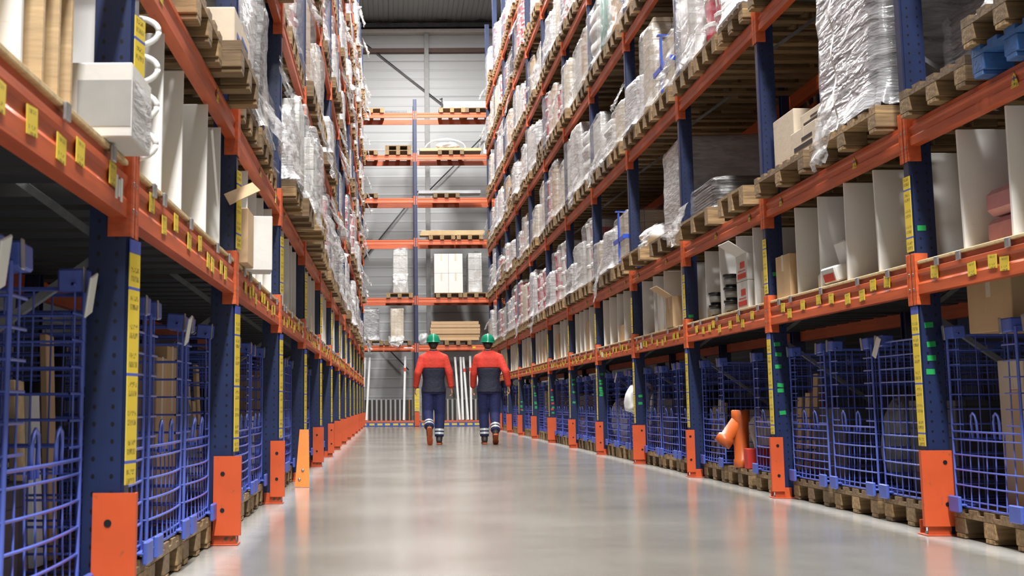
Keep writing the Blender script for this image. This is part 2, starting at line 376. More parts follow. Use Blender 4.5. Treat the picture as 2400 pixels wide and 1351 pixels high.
def frames(S):
    for k in range(-1, S.nb):
        y = S.y0 + BAY*k
        near = k < 5; n = ORD[k+2]
        lab = f'navy rack frame with yellow label strip, {S.word} rack, {n} upright from the camera'
        if k == S.nb-1: lab = f'navy rack frame ending the {S.word} rack beside the far cross rack'
        if not in_view(*sorted((S.X(0), S.X(1.2))), y-.1, y+.1, 0, POST_H): continue
        f = thing('rack_upright', lab, 'rack frame', S.P(0, y, 0), S.rz, f'uprights of the {S.word} rack')
        LS = ((0, 0, 0),) if S is RT else ((-.008, 0, 0), (0, 0, -.15))
        part('front_post', cached('post', m_post), f); part('rear_post', cached('post', m_post), f, (1.1, 0, 0), (0, 0, PI))
        fp = part('foot_plate', cached('foot', m_foot), f)
        if near: part('anchor_bolt', cached('bolt', m_bolt), fp, (-.015, -.03 if S is RT else .03, .008))
        part('label_strip', cached('strip0', lambda: m_strip(.45, 1.13)), f, *LS)
        ls = part('label_strip', cached('strip1', lambda: m_strip(1.46, 1.86)), f, *LS)
        part('strip_end', cached('send', lambda: MB().box(-.0042, -.001, -.0465, .0465, 1.13, 1.17).mesh('strip_end', 'post_label_blue')), ls, label='blue end of the yellow label strip')
        z = .45; i = 0
        while z < (POST_H-.8 if k < 8 else 5):
            a = math.atan2(.98, .7) * (1 if i % 2 else -1)
            part('brace', cached('brace', lambda: m_brace(0, .7)), f, (.06 if i % 2 else 1.04, 0, z), (0, a, 0))
            z += 1.4 if z > 1.6 else .7; i += 1
        if S is RT:
            tags = {0: (1.07, .97, .9, .83, 1.58), 1: (1.09, 1.02, .93, .8, .76, .6, 1.6), 2: (1.47,), 3: (.75, .67)}.get(k) or ([R.uniform(.5, 1.1) for _ in range(R.randint(4, 8))] if 4 <= k < 9 else ())
            for z in tags:
                red = k in (3, 5, 6, 8) and R.random() < .2
                part('tag', remat(cached('tag', lambda: MB().box(0, .045, -.0525, -.05, -.014, .014).mesh('tag', 'green_tag')), 'red' if red else 'green_tag'), f, (.02+R.uniform(0, .02), 0, z), (0, R.uniform(-.1, .1), 0), label='red tag' if red else 'green tag')
def m_beam(h):
    H = h/2
    return MB().prism([(0, -H), (.05, -H), (.05, H), (.014, H), (.014, H-.022), (0, H-.03), (0, H*.35), (.006, H*.2), (.006, -H*.2), (0, -H*.35)], -1.341, 1.341, 'y').mesh('rack_beam', 'orange')
def m_conn():
    return MB().cbox(-.006, -.001, -.042, -.008, -.135, .135, .001).cbox(-.006, .064, -.0605, -.0525, -.135, .135, .001).cbox(-.0075, -.005, -.034, -.018, .02, .032, .001, 1).cbox(-.0075, -.005, -.034, -.018, -.06, -.048, .001, 1).mesh('connector', 'orange', 'zinc')
def m_stick(): return MB().box(-.0025, -.0002, -.045, .045, -.032, .032).mesh('yellow_sticker', 'yellow_sticker')
def m_warn(): return MB().prism([(-.04, -.035), (.04, -.035), (0, .04)], -.0025, -.0002, 'x').box(-.003, -.0024, -.004, .004, -.008, .016, 1).box(-.003, -.0024, -.004, .004, -.024, -.016, 1).mesh('warning_sticker', 'yellow_label', 'black_plastic')
def m_clip(): return MB().cbox(-.014, -.003, -.022, .022, -.036, .009, .002).mesh('clip', 'zinc')
def beams(S):
    for lv, b in enumerate(LEVEL_B):
        h = .155 if lv == 0 else .13; zo = .055 + h/2 if lv == 0 else .145
        for bay in range(S.nb):
            yc = S.yc(bay)
            if lv > 4 and not in_view(*sorted((S.X(0), S.X(.05))), yc-1.4, yc+1.4, b, b+.27, 30): continue
            lab = f'orange front beam on the {S.word} rack, {LEVN[lv]}, {ORD[bay+1]} bay from the camera'
            if lv == 0: lab = f'orange front beam with yellow stickers, {S.word} rack, {LEVN[0]}, {ORD[bay+1]} bay from the camera'
            o = thing('rack_beam', lab, 'beam', S.P(.004, yc, b+zo), S.rz, f'front beams of the {S.word} rack', cached(('beam', h), lambda: m_beam(h)))
            for sg in (-1, 1):                     # hooked end plates lap the post face and flank
                part('connector', cached('conn', m_conn), o, (-.006, sg*1.4, .135-zo), scale=(1, -1, 1) if sg < 0 else None).location.y = sg*1.4
                o.children[-1].scale = (1, 1 if sg > 0 else -1, 1)
            if lv == 0:
                ys = [-1.15+2.3*(q+R.uniform(.1, .9))/9 for q in range(9)] if bay < 8 else [R.uniform(-1.25, 1.25) for _ in range(6)]; ys.sort()
                for i, y in enumerate(ys): part('yellow_sticker', cached('stick', m_stick), o, (-.001, y, R.uniform(-.03, .03)), (R.uniform(-.08, .08), 0, 0), label='yellow shelf label')
                if bay < 7:
                    for y in (-1.1, -.55, .2, .75, 1.12): part('clip', cached('clip', m_clip), o, (0, y+R.uniform(-.1, .1), h/2+.004))
                if (S is LT and bay == 0) or bay in (3, 4, 6):
                    part('white_label', cached('wlab', lambda: MB().box(-.003, -.0004, -.05, -.022, -.034, .034).box(-.003, -.0004, -.012, .01, -.024, .026).box(-.003, -.0004, .024, .05, -.034, .034).mesh('white_label', 'white_paper')), o, (0, -1.2 if S is LT else .9, -.01), label='white label with a number')
            if lv == 1 and bay < 6:
                for y in ((.95, -.6) if bay % 2 else (.1, -1.0)): part('warning_sticker', cached('warn', m_warn), o, (0, y, 0), label='yellow warning triangle')
            # the matching rear beam
            if bay < 7 or (lv < 4 and S is RT):
                thing('rack_beam', f'orange rear beam of the {S.word} rack, {LEVN[lv]}, {ORD[bay+1]} bay from the camera', 'beam', S.P(1.1, yc, b+zo), S.rz+PI, f'rear beams of the {S.word} rack', cached(('beam', h), lambda: m_beam(h)))
    # ribbed steel decks carry the lowest shelf, chipboard on top
    def m_deck():
        pts = []; n = 9
        for i in range(n):
            y = -1.334 + 2.668*i/n; w = 2.668/n
            pts += [(y+.002, .034), (y+w*.3, .034), (y+w*.36, -.03), (y+w*.94, -.03), (y+w-.002, .034)]
        bm = MB(); k = len(pts)
        top = [(1.334, .035), (-1.334, .035)]
        bm.prism([(p[0], p[1]) for p in pts] + top, .06, 1.04, 'x'); return bm.mesh('shelf_deck', 'deck_steel')
    def prism_yz(me): return me
    for bay in range(S.nb):
        yc = S.yc(bay)
        o = thing('shelf_deck', f'steel shelf deck topped with chipboard, {S.word} rack, {ORD[bay+1]} bay from the camera', 'shelf', S.P(0, yc, LEVEL_T[0]-.055), S.rz, f'decks of the {S.word} lowest shelf', cached('deck', m_deck))
        part('chipboard', cached('chip', lambda: MB().cbox(.002, 1.1, -1.334, 1.334, .0385, .055, .003).mesh('chipboard', 'chip_edge')), o, label='tan chipboard top')
frames(RT); frames(LT); beams(RT); beams(LT)

def guards():
    def m_u(w, f):          # bent plate: w facing the camera, f along the aisle
        return MB().prism([(-.045, 0), (w-.045, 0), (w-.045, .006), (-.039, .006), (-.039, f), (-.045, f)], .05, .43, 'z').mesh('column_guard', 'orange_guard')
    def m_hole(): return MB().lathe([(.011, 0), (.011, .003)], 12).mesh('bolt_hole', 'black_plastic')
    for S in (RT, LT):
        for k in range(-1 if S is LT else 0, S.nb):
            if S is LT and k in (-1, 3): continue
            y = S.y0 + BAY*k
            w = (.16, .09, .075, .14, .1, .11, .15, .11, .1, .12, .12, .12)[k % 12] if S is RT else (.125, .135, .1, .1, .12, .08, .11, .12, .11, .12, .12, .12)[k % 12]
            o = thing('column_guard', f'orange steel column guard at the foot of the {S.word} rack, {ORD[k+2]} upright from the camera' if k < S.nb-1 else f'orange steel column guard at the last upright of the {S.word} rack', 'column guard', S.P(0, y-.085, 0), 0, f'guards along the {S.word} rack',
                      cached(('gd', w, S.sg), lambda: m_u(w, .03)), scale=(S.sg, 1, 1))
            if k < 6:
                for z in (.17, .345) if S is LT else (.16, .37):
                    part('bolt_hole', cached('gh', m_hole), o, (w-.085 if S is RT else w-.09, .0005, z), (PI/2, 0, 0))
    o = thing('column_guard', 'pale orange trapezoid guard plate leaning loose between two darker guards on the left', 'column guard', (-.73, 11.5, .004), 0, None,
              cached('loose', lambda: MB().prism([(-.06, 0), (.06, 0), (.035, .47), (-.04, .47)], -.004, .004, 'y').mesh('column_guard', 'orange_loose')), rot=(-.12, .03, 0))
    for x, z in ((-.025, .06), (.0, .135)): part('bolt', cached('lb', lambda: MB().lathe([(.013, 0), (.011, .008), (.004, .011)], 10).mesh('bolt', 'zinc')), o, (x, -.004, z), (PI/2, 0, 0), label='zinc bolt head')
guards()

# ------------------------------------------------------------------ pallets, cages, loads
def m_deck_boards(w, d):
    m = MB(); n = 5 if w < 1 else 7
    for i in range(n):
        y = -w/2 + (w-.1)*i/(n-1); m.box(-d/2, d/2, y, y+.1, .122, .144)
    for x in (-d/2, -.07, d/2-.14): m.box(x, x+.14, -w/2, w/2, .1, .122)
    return m.mesh('deck_boards', 'pallet_wood')
def m_block(): return MB().cbox(-.07, .07, -.065, .065, .022, .1, .004).mesh('block', 'pallet_wood')
def m_skid(d): return MB().cbox(-d/2, d/2, -.05, .05, 0, .022, .003).mesh('skid_board', 'pallet_wood')
def m_pallet_whole(w, d):
    """one connected mesh: top, three feet under it joined by the cross boards"""
    m = MB(); a, b = w/2, d/2; g = .0007
    m.box(-b, b, -a, a, .122, .144)
    for y in (-a, -.06, a-.12):
        m.box(-b, b, y, y+.12, 0, .022)
        for x in (-b, -.07, b-.14): m.box(x, x+.14, y, y+.12, .022, .122)
    return m.mesh('wooden_pallet', 'pallet_wood')
def pallet(label, loc, rz, group, w=.8, d=1.2, detail=True, mat='pallet_wood', name='wooden_pallet'):
    if not detail:
        return thing(name, label, 'pallet', loc, rz, group, remat(cached(('palw', w, d), lambda: m_pallet_whole(w, d)), mat))
    o = thing(name, label, 'pallet', loc, rz, group)
    part('deck_boards', remat(cached(('pald', w, d), lambda: m_deck_boards(w, d)), mat), o)
    for y in (-w/2+.065, 0, w/2-.065):
        part('skid_board', remat(cached(('pals', d), lambda: m_skid(d)), mat), o, (0, y, 0))
        for x in (-d/2+.07, 0, d/2-.07): part('block', remat(cached('palb', m_block), mat), o, (x, y, 0))
    return o

FLAP = {}
def m_film(seed, loose=.5):
    """stretch film pulled over a load: unit footprint, unit height, wrinkled, gathered at the foot"""
    rr = random.Random(seed); n, h = 44, 24; off = Vector((seed*7.3, seed*3.1, 0)); tilt = rr.uniform(-.05, .05); tx = rr.uniform(-.06, .06)
    def pt(u, v):
        a = 2*PI*u; c, s = math.cos(a), math.sin(a); e = .16
        x = math.copysign(abs(c)**e, c)*.5; y = math.copysign(abs(s)**e, s)*.5
        ztop = 1 + tilt*y*2 + tx*x*2 + .035*noise.noise(Vector((c*2, s*2, seed)))
        if v < .86:
            t = v/.86; z = .006 + (ztop-.006)*t; k = 1 + .03*noise.noise(Vector((c*3, s*3, z*2.2))+off) + .022*noise.noise(Vector((c*9+z*3, s*9-z*3, z*7))+off)
            k -= .05*max(0, t-.9)/.1
            if t < .12: k += (.12-t)*(.5+.9*loose*noise.noise(Vector((c*6, s*6, 2))+off)); z += .03*max(0, noise.noise(Vector((c*7, s*7, 5))+off))
            return x*k, y*k, z
        t = (v-.86)/.14; k = .95*(1-t) + .02
        return x*k, y*k, ztop - .01 + .03*noise.noise(Vector((x*k*5, y*k*5, seed*2)))*min(1, t*3)
    m = MB(); m.grid(pt, n, h, wrap=True); m.face(range(h*n, h*n+n), 0, True)
    return m.mesh('stretch_film', 'film')
def m_flap(seed):
    rr = random.Random(seed); ph = rr.uniform(0, 6)
    def pt(u, v):
        n1 = noise.noise(Vector((u*3, v*3, seed))); n2 = noise.noise(Vector((u*7, v*6, seed+5)))
        wd = .62*(1-.3*v) + .12*noise.noise(Vector((v*4, seed, 1)))
        return -.02 - .1*v - .12*abs(n1)*v + .05*n2, (u-.5)*wd + .12*n1*v, -v*(.4+.14*noise.noise(Vector((u*3, seed, 9)))) + .05*n2
    return MB().grid(pt, 12, 14).mesh('loose_film', 'film')
def m_content(): return MB().cbox(-.485, .485, -.485, .485, 0, .965, .01).mesh('carton_stack', 'stack_brown')
def m_buckets(nx, ny, tiers, mats):
    """columns of lidded buckets standing tight together: one scalloped body, ring by ring"""
    m = MB(); pts = []; rx, ry = .5/nx, .5/ny
    for i in range(nx): pts += [((-.5+rx*(2*i+1), -.5+ry), PI+PI*(j+.5)/7) for j in range(7)]
    for i in range(ny): pts += [((.5-rx, -.5+ry*(2*i+1)), -PI/2+PI*(j+.5)/7) for j in range(7)]
    for i in range(nx): pts += [((.5-rx*(2*i+1), .5-ry), PI*(j+.5)/7) for j in range(7)]
    for i in range(ny): pts += [((-.5+rx, .5-ry*(2*i+1)), PI/2+PI*(j+.5)/7) for j in range(7)]
    rings = []
    for t in range(tiers):
        z0 = t/tiers; H = 1/tiers
        rings += [(z0, .86, 0), (z0+H*.2, .885, 2), (z0+H*.62, .93, 0), (z0+H*.8, .95, 1), (z0+H*.81, 1.0, 1), (z0+H*.93, 1.0, 1), (z0+H*.99, .9, 1)]
    n = len(pts)
    for z, k, mt in rings:
        for (c, a) in pts: m.v.append((c[0]+rx*k*math.cos(a), c[1]+ry*k*math.sin(a), z))
    for r in range(len(rings)-1):
        for i in range(n):
            mt = rings[r][2]
            if mt == 2 and (i % 7 in (5, 6, 0) or (i//7) % 3 == 2): mt = 0
            m.face([r*n+i, r*n+(i+1) % n, (r+1)*n+(i+1) % n, (r+1)*n+i], mt)
    m.face(range(n)); m.face(range((len(rings)-1)*n, len(rings)*n), 1)
    return m.mesh('bucket_columns', *mats)
def m_sacks(seed):
    rr = random.Random(seed); off = Vector((seed*3.7, 1, 2))
    def pt(u, v):
        a = 2*PI*u; c, s = math.cos(a), math.sin(a); e = .3; lay = abs(math.sin(PI*4*v))**.4
        x = math.copysign(abs(c)**e, c)*.46; y = math.copysign(abs(s)**e, s)*.46
        k = (.9+.1*lay)*(1+.07*noise.noise(Vector((c*2, s*2, v*4))+off)) * (1 if v < .95 else .75)
        return x*k, y*k, v*(.97+.05*noise.noise(Vector((c, s, 1))+off))
    m = MB().grid(pt, 36, 33, wrap=True); m.face(range(36)); m.face(range(33*36, 34*36), 0, True); return m.mesh('sack_stack', 'sack')
def m_rolls():
    m = MB()
    return m.lathe([(.02, .003), (.115, 0), (.12, .01), (.12, .99), (.11, 1), (.03, .995), (.03, .9)], 18).mesh('roll', 'roll_green')
def m_bundle(seed):
    off = Vector((seed*2.7, 4, 1))
    def pt(u, v):
        a = 2*PI*u; c, s = math.cos(a), math.sin(a); e = .22; lay = abs(math.sin(PI*11*v))
        x = math.copysign(abs(c)**e, c)*.48; y = math.copysign(abs(s)**e, s)*.48
        k = (.96+.04*lay)*(1+.03*noise.noise(Vector((c*3, s*3, v*6))+off)) * (1 if v < .97 else .8)
        return x*k, y*k, v
    m = MB().grid(pt, 40, 66, wrap=True); m.face(range(40)); m.face(range(66*40, 67*40), 0, True); return m.mesh('dark_bundle', 'dark_bundle')

FILMS = [0, 1, 2, 3, 4, 5]
def film_part(o, sc, kind='film', seed=None, z=0):
    seed = R.choice(FILMS) if seed is None else seed
    return part('stretch_film', remat(cached(('film', seed), lambda: m_film(seed, .5+.1*seed)), kind), o, (0, 0, z), scale=(sc[0], sc[1], sc[2]), label='clear wrinkled stretch film')
def flap_part(o, d, w, h, n=1):
    for _ in range(n):
        s = R.randrange(5)
        part('loose_film', cached(('flap', s), lambda: m_flap(s)), o, (-max(d/2, .6)-.05, R.uniform(-w*.15, w*.15), min(h, R.choice((R.uniform(.06, .2), R.uniform(.1, h))))), (0, 0, R.uniform(-.08, .08)), scale=(R.uniform(.7, 1.1), R.uniform(.6, 1.0), R.uniform(.5, 1.1)), label='loose torn film')
DESC = {'white': 'white cartons under wrinkled film', 'brown': 'brown cartons wrapped in clear film', 'tan': 'pale tan boxes wrapped in film', 'red': 'red and white buckets under film',
        'blue': 'blue and white buckets under film', 'wbucket': 'white lidded buckets under film', 'sacks': 'plump white sacks under film', 'dark': 'dark ribbed bundle under shiny film', 'rolls': 'upright pale green rolls under film'}
def load(typ, S, bay, lv, where, u, y, z, w, d, h, label=None, flaps=0, film=None, rows=None):
    """a wrapped pallet load: content and film are its parts; u, y give its centre"""
    lab = label or f'{DESC[typ]}, {S.word} rack, {LEVN[lv]}, {ORD[bay+1]} bay, {where}'
    o = thing('wrapped_load', lab, 'wrapped load', S.P(u, y, z+.006), S.rz + R.uniform(-.03, .03), f'wrapped loads on the {S.word} rack')
    k = .93; d2, w2 = d*k, w*k
    if typ in ('white', 'brown', 'tan'):
        part('carton_stack', remat(cached('cont', m_content), 'stack_'+typ), o, scale=(d2, w2, h))
        if h < 0: pass
    elif typ in ('red', 'blue', 'wbucket'):
        mats = {'red': ('bucket_red', 'bucket_white', 'bucket_white'), 'blue': ('bucket_white', 'bucket_white', 'bucket_blue'), 'wbucket': ('bucket_white', 'bucket_white', 'bucket_red')}[typ]
        t = max(2, round(h/.27)); ny = 2 if w < .95 else 3
        part('bucket_columns', cached(('bk', typ, ny, t), lambda: m_buckets(3, ny, t, mats)), o, scale=(d2, w2, h*.97))
    elif typ == 'sacks': s = R.randrange(3); part('sack_stack', cached(('sk', s), lambda: m_sacks(s)), o, scale=(d, w, h))
    elif typ == 'dark': part('dark_bundle', cached(('db', 1), lambda: m_bundle(1)), o, scale=(d, w, h*.97))
    elif typ == 'rolls':
        for i in range(3): part('roll', cached('roll', m_rolls), o, (-d/2+.16, -.24+.24*i, 0), scale=(1, 1, h*(.96, .88, 1)[i]))
        part('roll', cached('roll', m_rolls), o, (-d/2+.42, 0, 0), scale=(1.2, 1.2, h*.9))
    film_part(o, (d, w, h), film or (R.choice(('film', 'film', 'film_dense', 'film_thin')) if typ not in ('red', 'blue', 'wbucket') else 'film_thin'))
    if flaps: flap_part(o, d, w, h*.9, flaps)
    return o
def carton(label, loc, rz, sz, mat='carton', group=None, tape=True, rot=None, prints=None, flaps=False):
    """a cardboard box: body, packing tape, optional print and open flaps; loc is the middle of its base"""
    d, w, h = sz
    o = thing('cardboard_box', label, 'box', loc, rz, group, rot=rot)
    part('box_body', remat(cached(('cb', d, w, h), lambda: MB().cbox(-d/2, d/2, -w/2, w/2, 0, h, .004).mesh('box_body', 'carton')), mat), o)
    if tape: part('packing_tape', remat(cached(('ct', d, w, h), lambda: MB().box(-d/2-.001, -d/2, -.024, .024, h*.62, h+.001).box(-d/2-.001, d/2, -.024, .024, h, h+.0015).mesh('packing_tape', 'carton_pale')), 'carton_pale'), o, label='strip of pale tape')
    if prints: part('print', remat(cached(('cp', d, w, h), lambda: MB().box(-d/2-.0016, -d/2-.0006, -w*.36, w*.36, h*.3, h*.45).box(-d/2-.0016, -d/2-.0006, -w*.36, w*.05, h*.55, h*.66).box(-w*0-d*.36, d*.3, -w/2-.0016, -w/2-.0006, h*.3, h*.62).mesh('print', 'blue_print')), prints), o, label='printed block')
    if flaps:
        part('flap', remat(cached(('cf', d, w), lambda: MB().box(-.002, .002, -w/2, w/2, 0, d*.45).mesh('flap', 'carton')), mat), o, (-d/2, 0, h), (0, -1.0, 0))
        part('flap', remat(cached(('cf', d, w), lambda: MB().box(-.002, .002, -w/2, w/2, 0, d*.45).mesh('flap', 'carton')), mat), o, (d/2, 0, h), (0, .5, 0))
    return o

# mesh cages -----------------------------------------------------------
def m_front(full, seed, sp=.075):
    m = MB(); rr = random.Random(seed); W, H = .78, .86; LH = .37
    zs = []; z = .03
    while z < H-.02: zs.append(z); z += sp
    def bow(y, z): return -.018*math.cos(PI*y/W)*math.sin(min(1, z/LH)*PI*.8) if z < LH+.01 else 0
    def hw(a, b, z, r=.005):
        n = 6 if b-a > .4 else 1
        for i in range(n):
            p, q = a+(b-a)*i/n, a+(b-a)*(i+1)/n; m.wire((bow(p, z), p, z), (bow(q, z), q, z), r, 4, cap=False)
    for z in zs:
        if full or z <= LH+.005: hw(-W/2, W/2, z)
        else: hw(-W/2, -W/2+.15, z); hw(W/2-.15, W/2, z)
    n = 8
    for i in range(n+1):
        y = -W/2+W*i/n; edge = y < -W/2+.151 or y > W/2-.149
        top = H if (full or edge) else LH
        fr = i in (0, n) or (edge and (abs(abs(y)-(W/2-.13)) < .03))
        m.wire((bow(y, .2)+.004 if not fr else 0, y, 0), (.004 if not fr else 0, y, top), .0075 if fr else .0036, 5 if fr else 4, cap=False)
    hw(-W/2, W/2, 0, .008); hw(-W/2, W/2, LH if not full else H, .0065)
    for y in (-W/2, W/2-.15): hw(y, y+.15, H, .006)
    return m.mesh('mesh_panel', 'cage')
def m_hook():
    return MB().path([(0, -.03, -.03), (-.004, -.03, .05), (-.006, -.023, .08), (-.006, 0, .092), (-.006, .023, .08), (-.004, .03, .05), (0, .03, -.03)], .0062, 6).mesh('gate_loop', 'cage')
def m_panel(L, seed):
    m = MB(); H = .86; n = int(L/.14)
    for i in range(n+1):
        x = L*i/n; m.wire((x, 0, 0), (x, 0, H), .0075 if i in (0, n) else .0036, 4, cap=False)
    z = .03
    while z < H: m.wire((0, .004, z), (L, .004, z), .0048, 4, cap=False); z += .075
    m.wire((0, 0, H), (L, 0, H), .006, 4, cap=False); m.wire((0, 0, 0), (L, 0, 0), .007, 4, cap=False)
    return m.mesh('mesh_panel', 'cage')
def m_cap(): return MB().cbox(-.022, .05, -.06, .06, -.025, .04, .006).cbox(-.026, -.02, .03, .058, -.03, .045, .003, 1).mesh('corner_cap', 'cap_blue', 'zinc')
def m_shoe(): return MB().cbox(-.044, -.026, -.075, .055, -.05, .03, .005).cbox(-.036, .06, -.075, .055, -.016, -.008, .002).mesh('corner_shoe', 'cap_blue')
def cage(S, bay, slot, u, y, full=False, lab='', seed=0, lite=False, dz=0, w=1):
    o = thing('mesh_cage', f'blue wire cage {lab}on a floor pallet, {S.word} rack, {ORD[bay+1]} bay, {slot}', 'wire cage', S.P(u, y, .158), S.rz, f'wire cages under the {S.word} rack')
    fr = part('mesh_panel', cached(('cgf', full, seed), lambda: m_front(full, seed, .075 if seed < 2 else .05)), o, (-.585, 0, 0))
    if not full:
        for yy in ((-.13, .12), (-.1, .16), (-.16, .08))[seed % 3]: part('gate_loop', cached('hook', m_hook), fr, (0, yy, .37), (0, R.uniform(-.1, .05), 0))
    part('mesh_panel', cached(('cgs', 1), lambda: m_panel(1.17, 1)), o, (-.585, -.39, 0)); part('mesh_panel', cached(('cgs', 1), lambda: m_panel(1.17, 1)), o, (-.585, .39, 0))
    part('mesh_panel', cached(('cgb', 1), lambda: m_panel(.78, 2)), o, (.585, -.39, 0), (0, 0, PI/2))
    for sg in (-1, 1):
        part('corner_cap', cached('cap', m_cap), o, (-.585, sg*.33, .862+R.uniform(-.005, .01)), (R.uniform(-.06, .06), R.uniform(-.1, .05), 0))
        if not lite: part('corner_cap', cached('cap', m_cap), o, (.56, sg*.33, .862)); part('corner_shoe', cached('shoe', m_shoe), o, (-.585, sg*.34, .02))
    return o

# ------------------------------------------------------------------ filling the racks
SLOT = ['nearest slot', 'middle slot', 'farthest slot']
PAL = []           # pallets queued; the largest in the picture become things of their own
def q_pallet(S, u, y, z, label, w=.8, d=1.2, rz=0, mat='pallet_wood', grp=None, name='wooden_pallet'):
    PAL.append((y, S, u, z, label, w, d, rz, mat, grp, name))
def slot_y(S, bay, s): return S.yc(bay) + (-.9, 0, .9)[s]

EXPL = {}          # (side, level, bay, slot): handled by hand below
def put(S, lv, bay, s, typ, h, label=None, w=.8, dy=0, over=.06, flaps=0, film=None, d=1.16, pal=True, base=.144, wp=None, lw=None):
    y = slot_y(S, bay, s)+dy; z = LEVEL_T[lv]; u = .6-over
    EXPL[S.word, lv, bay, s] = 1
    if pal: q_pallet(S, u, y, z, f'wooden pallet, {S.word} rack, {LEVN[lv]}, {ORD[bay+1]} bay, {SLOT[s]}', w=wp or w)
    if typ: return load(typ, S, bay, lv, SLOT[s], u, y, z+base, lw or w-.02, d, h, label, flaps, film)

def explicit_right():
    # second beam level, nearest bays
    q_pallet(RT, .55, slot_y(RT, 0, 2), LEVEL_T[1], 'wooden pallet carrying the low black film-wrapped bundle beside the front upright', rz=.02); EXPL['right', 1, 0, 2] = 1
    load('dark', RT, 0, 1, '', .66, slot_y(RT, 0, 2)-.02, LEVEL_T[1]+.144, .76, 1.0, .4, 'low black bundle in shiny film on a pallet, second beam level, nearest right bay', film='film_thin')
    q_pallet(RT, .55, slot_y(RT, 0, 1), LEVEL_T[1], 'worn blue pallet at the edge of the second beam level, nearest right bay', mat='pallet_blue'); EXPL['right', 1, 0, 1] = 1; EXPL['right', 1, 0, 0] = 1
    q_pallet(RT, .52, slot_y(RT, 0, 1)+.02, LEVEL_T[1]+.146, 'wooden pallet stacked on top of the blue pallet'); load('white', RT, 0, 1, '', .56, slot_y(RT, 0, 1), LEVEL_T[1]+.292, .76, 1.1, .6, 'white film-wrapped load standing on the pallet above the blue one')
    for s in (0, 1, 2): EXPL['right', 1, 1, s] = 1
    q_pallet(RT, .52, 7.97, LEVEL_T[1], 'wide pallet under the tall silver film-wrapped stack', w=1.2)
    o = load('dark', RT, 1, 1, '', .52, 7.97, LEVEL_T[1]+.144, 1.16, 1.1, 1.02, 'tall stack in silver stretch film beside the second right upright', film='film_silver', flaps=1)
    part('film_seam', cached('seam', lambda: MB().grid(lambda u, v: (-.585+.012*math.sin(v*25), -.02+u*.03+.006*math.sin(v*14), v), 2, 40).mesh('film_seam', 'white_plastic')), o, (0, .1, 0), scale=(1, 1, 1.05), label='twisted white film strand')
    q_pallet(RT, .52, 9.3, LEVEL_T[1], 'wide pallet carrying two pale cartons by the third right upright', w=1.2)
    carton('tall pale carton on the wide pallet beside the third right upright', RT.P(.36, 9.55, LEVEL_T[1]+.15), 0, (.62, .5, .4), 'carton_pale', tape=False)
    carton('long printed carton lying beside the tall pale carton', RT.P(.36, 8.98, LEVEL_T[1]+.15), 0, (.7, .56, .2), 'carton_pale', prints='black_plastic')
    carton('flat printed carton lying on the long printed one', RT.P(.38, 8.96, LEVEL_T[1]+.352), 0, (.62, .5, .12), 'carton_pale', prints='black_plastic', tape=False)
    for s in (0, 1, 2): EXPL['right', 1, 2, s] = 1
    q_pallet(RT, .5, 10.55, LEVEL_T[1], 'pallet with a black sack behind the navy upright, second right level', w=.8)
    o = thing('black_sack', 'bulging black plastic sack with white film, behind the third right upright', 'sack', RT.P(.62, 10.5, LEVEL_T[1]+.152), me=cached('bsk', lambda: m_lump(3, 'black_plastic', 'black_sack')), scale=(.8, .66, .36))
    q_pallet(RT, .5, 11.9, LEVEL_T[1], 'wide pallet under the flat dark film-wrapped bundle', w=1.2)
    load('dark', RT, 2, 1, '', .5, 11.95, LEVEL_T[1]+.144, 1.1, 1.0, .3, 'flat dark bundle in film on a wide pallet, third right bay', film='film_thin', flaps=1)
    for s in (0, 1, 2): EXPL['right', 1, 3, s] = 1
    q_pallet(RT, .5, 13.4, LEVEL_T[1], 'pallet under the tall beige wrapped roll, fourth right bay', w=1.0)
    load('tan', RT, 3, 1, '', .5, 13.45, LEVEL_T[1]+.144, .82, .9, .95, 'tall beige load in rumpled film, second beam level, fourth right bay', film='film_dense', flaps=1)
    q_pallet(RT, .45, 14.75, LEVEL_T[1], 'pallet under the white plastic bag bundle, fourth right bay', w=1.2)
    thing('plastic_bag', 'puffy white plastic bag on a pallet at the fourth right bay', 'bag', RT.P(.5, 14.7, LEVEL_T[1]+.152), me=cached('wsk', lambda: m_lump(5, 'white_plastic', 'plastic_bag')), scale=(1.1, 1.1, .3))
    put(RT, 1, 4, 0, 'tan', .62, 'pale carton load bound with blue tape, second beam level, fifth right bay', film='film_thin'); tape_on(.62, 15.59+.5)
    put(RT, 1, 4, 1, 'white', .55, 'white crumpled film load beside the blue-taped cartons, fifth right bay', film='film_dense', flaps=1); put(RT, 1, 4, 2, 'tan', .5)
    put(RT, 1, 5, 0, 'wbucket', .9, flaps=1); put(RT, 1, 5, 1, 'white', .7); put(RT, 1, 5, 2, 'tan', .45)
    put(RT, 1, 6, 0, 'wbucket', .95); put(RT, 1, 6, 1, 'red', .9); put(RT, 1, 6, 2, 'sacks', .6, flaps=1)
    for b, t in ((7, ('red', 'red', 'white')), (8, ('red', 'tan', 'red')), (9, ('red', 'blue', 'blue'))):
        for s in (0, 1, 2): put(RT, 1, b, s, t[s], R.uniform(.75, 1.0), flaps=s == 0)
    # third level
    put(RT, 2, 2, 0, 'white', .75, 'white film load with trailing scraps above the third right bay', flaps=1); put(RT, 2, 2, 1, 'red', 1.0, 'red bottles under thick clear film on the third beam level, third right bay', film='film_thin', flaps=2); put(RT, 2, 2, 2, 'white', .9, flaps=2)
    put(RT, 2, 3, 0, 'tan', .6, 'pale bundle bound with blue tape, third beam level, fourth right bay', film='film_thin'); tape_on(.6, slot_y(RT, 3, 0), LEVEL_T[2])
    put(RT, 2, 3, 1, 'tan', 1.0, 'tall beige film-wrapped cartons, third beam level, fourth right bay', film='film'); put(RT, 2, 3, 2, 'wbucket', .6, film='film_dense', flaps=1)
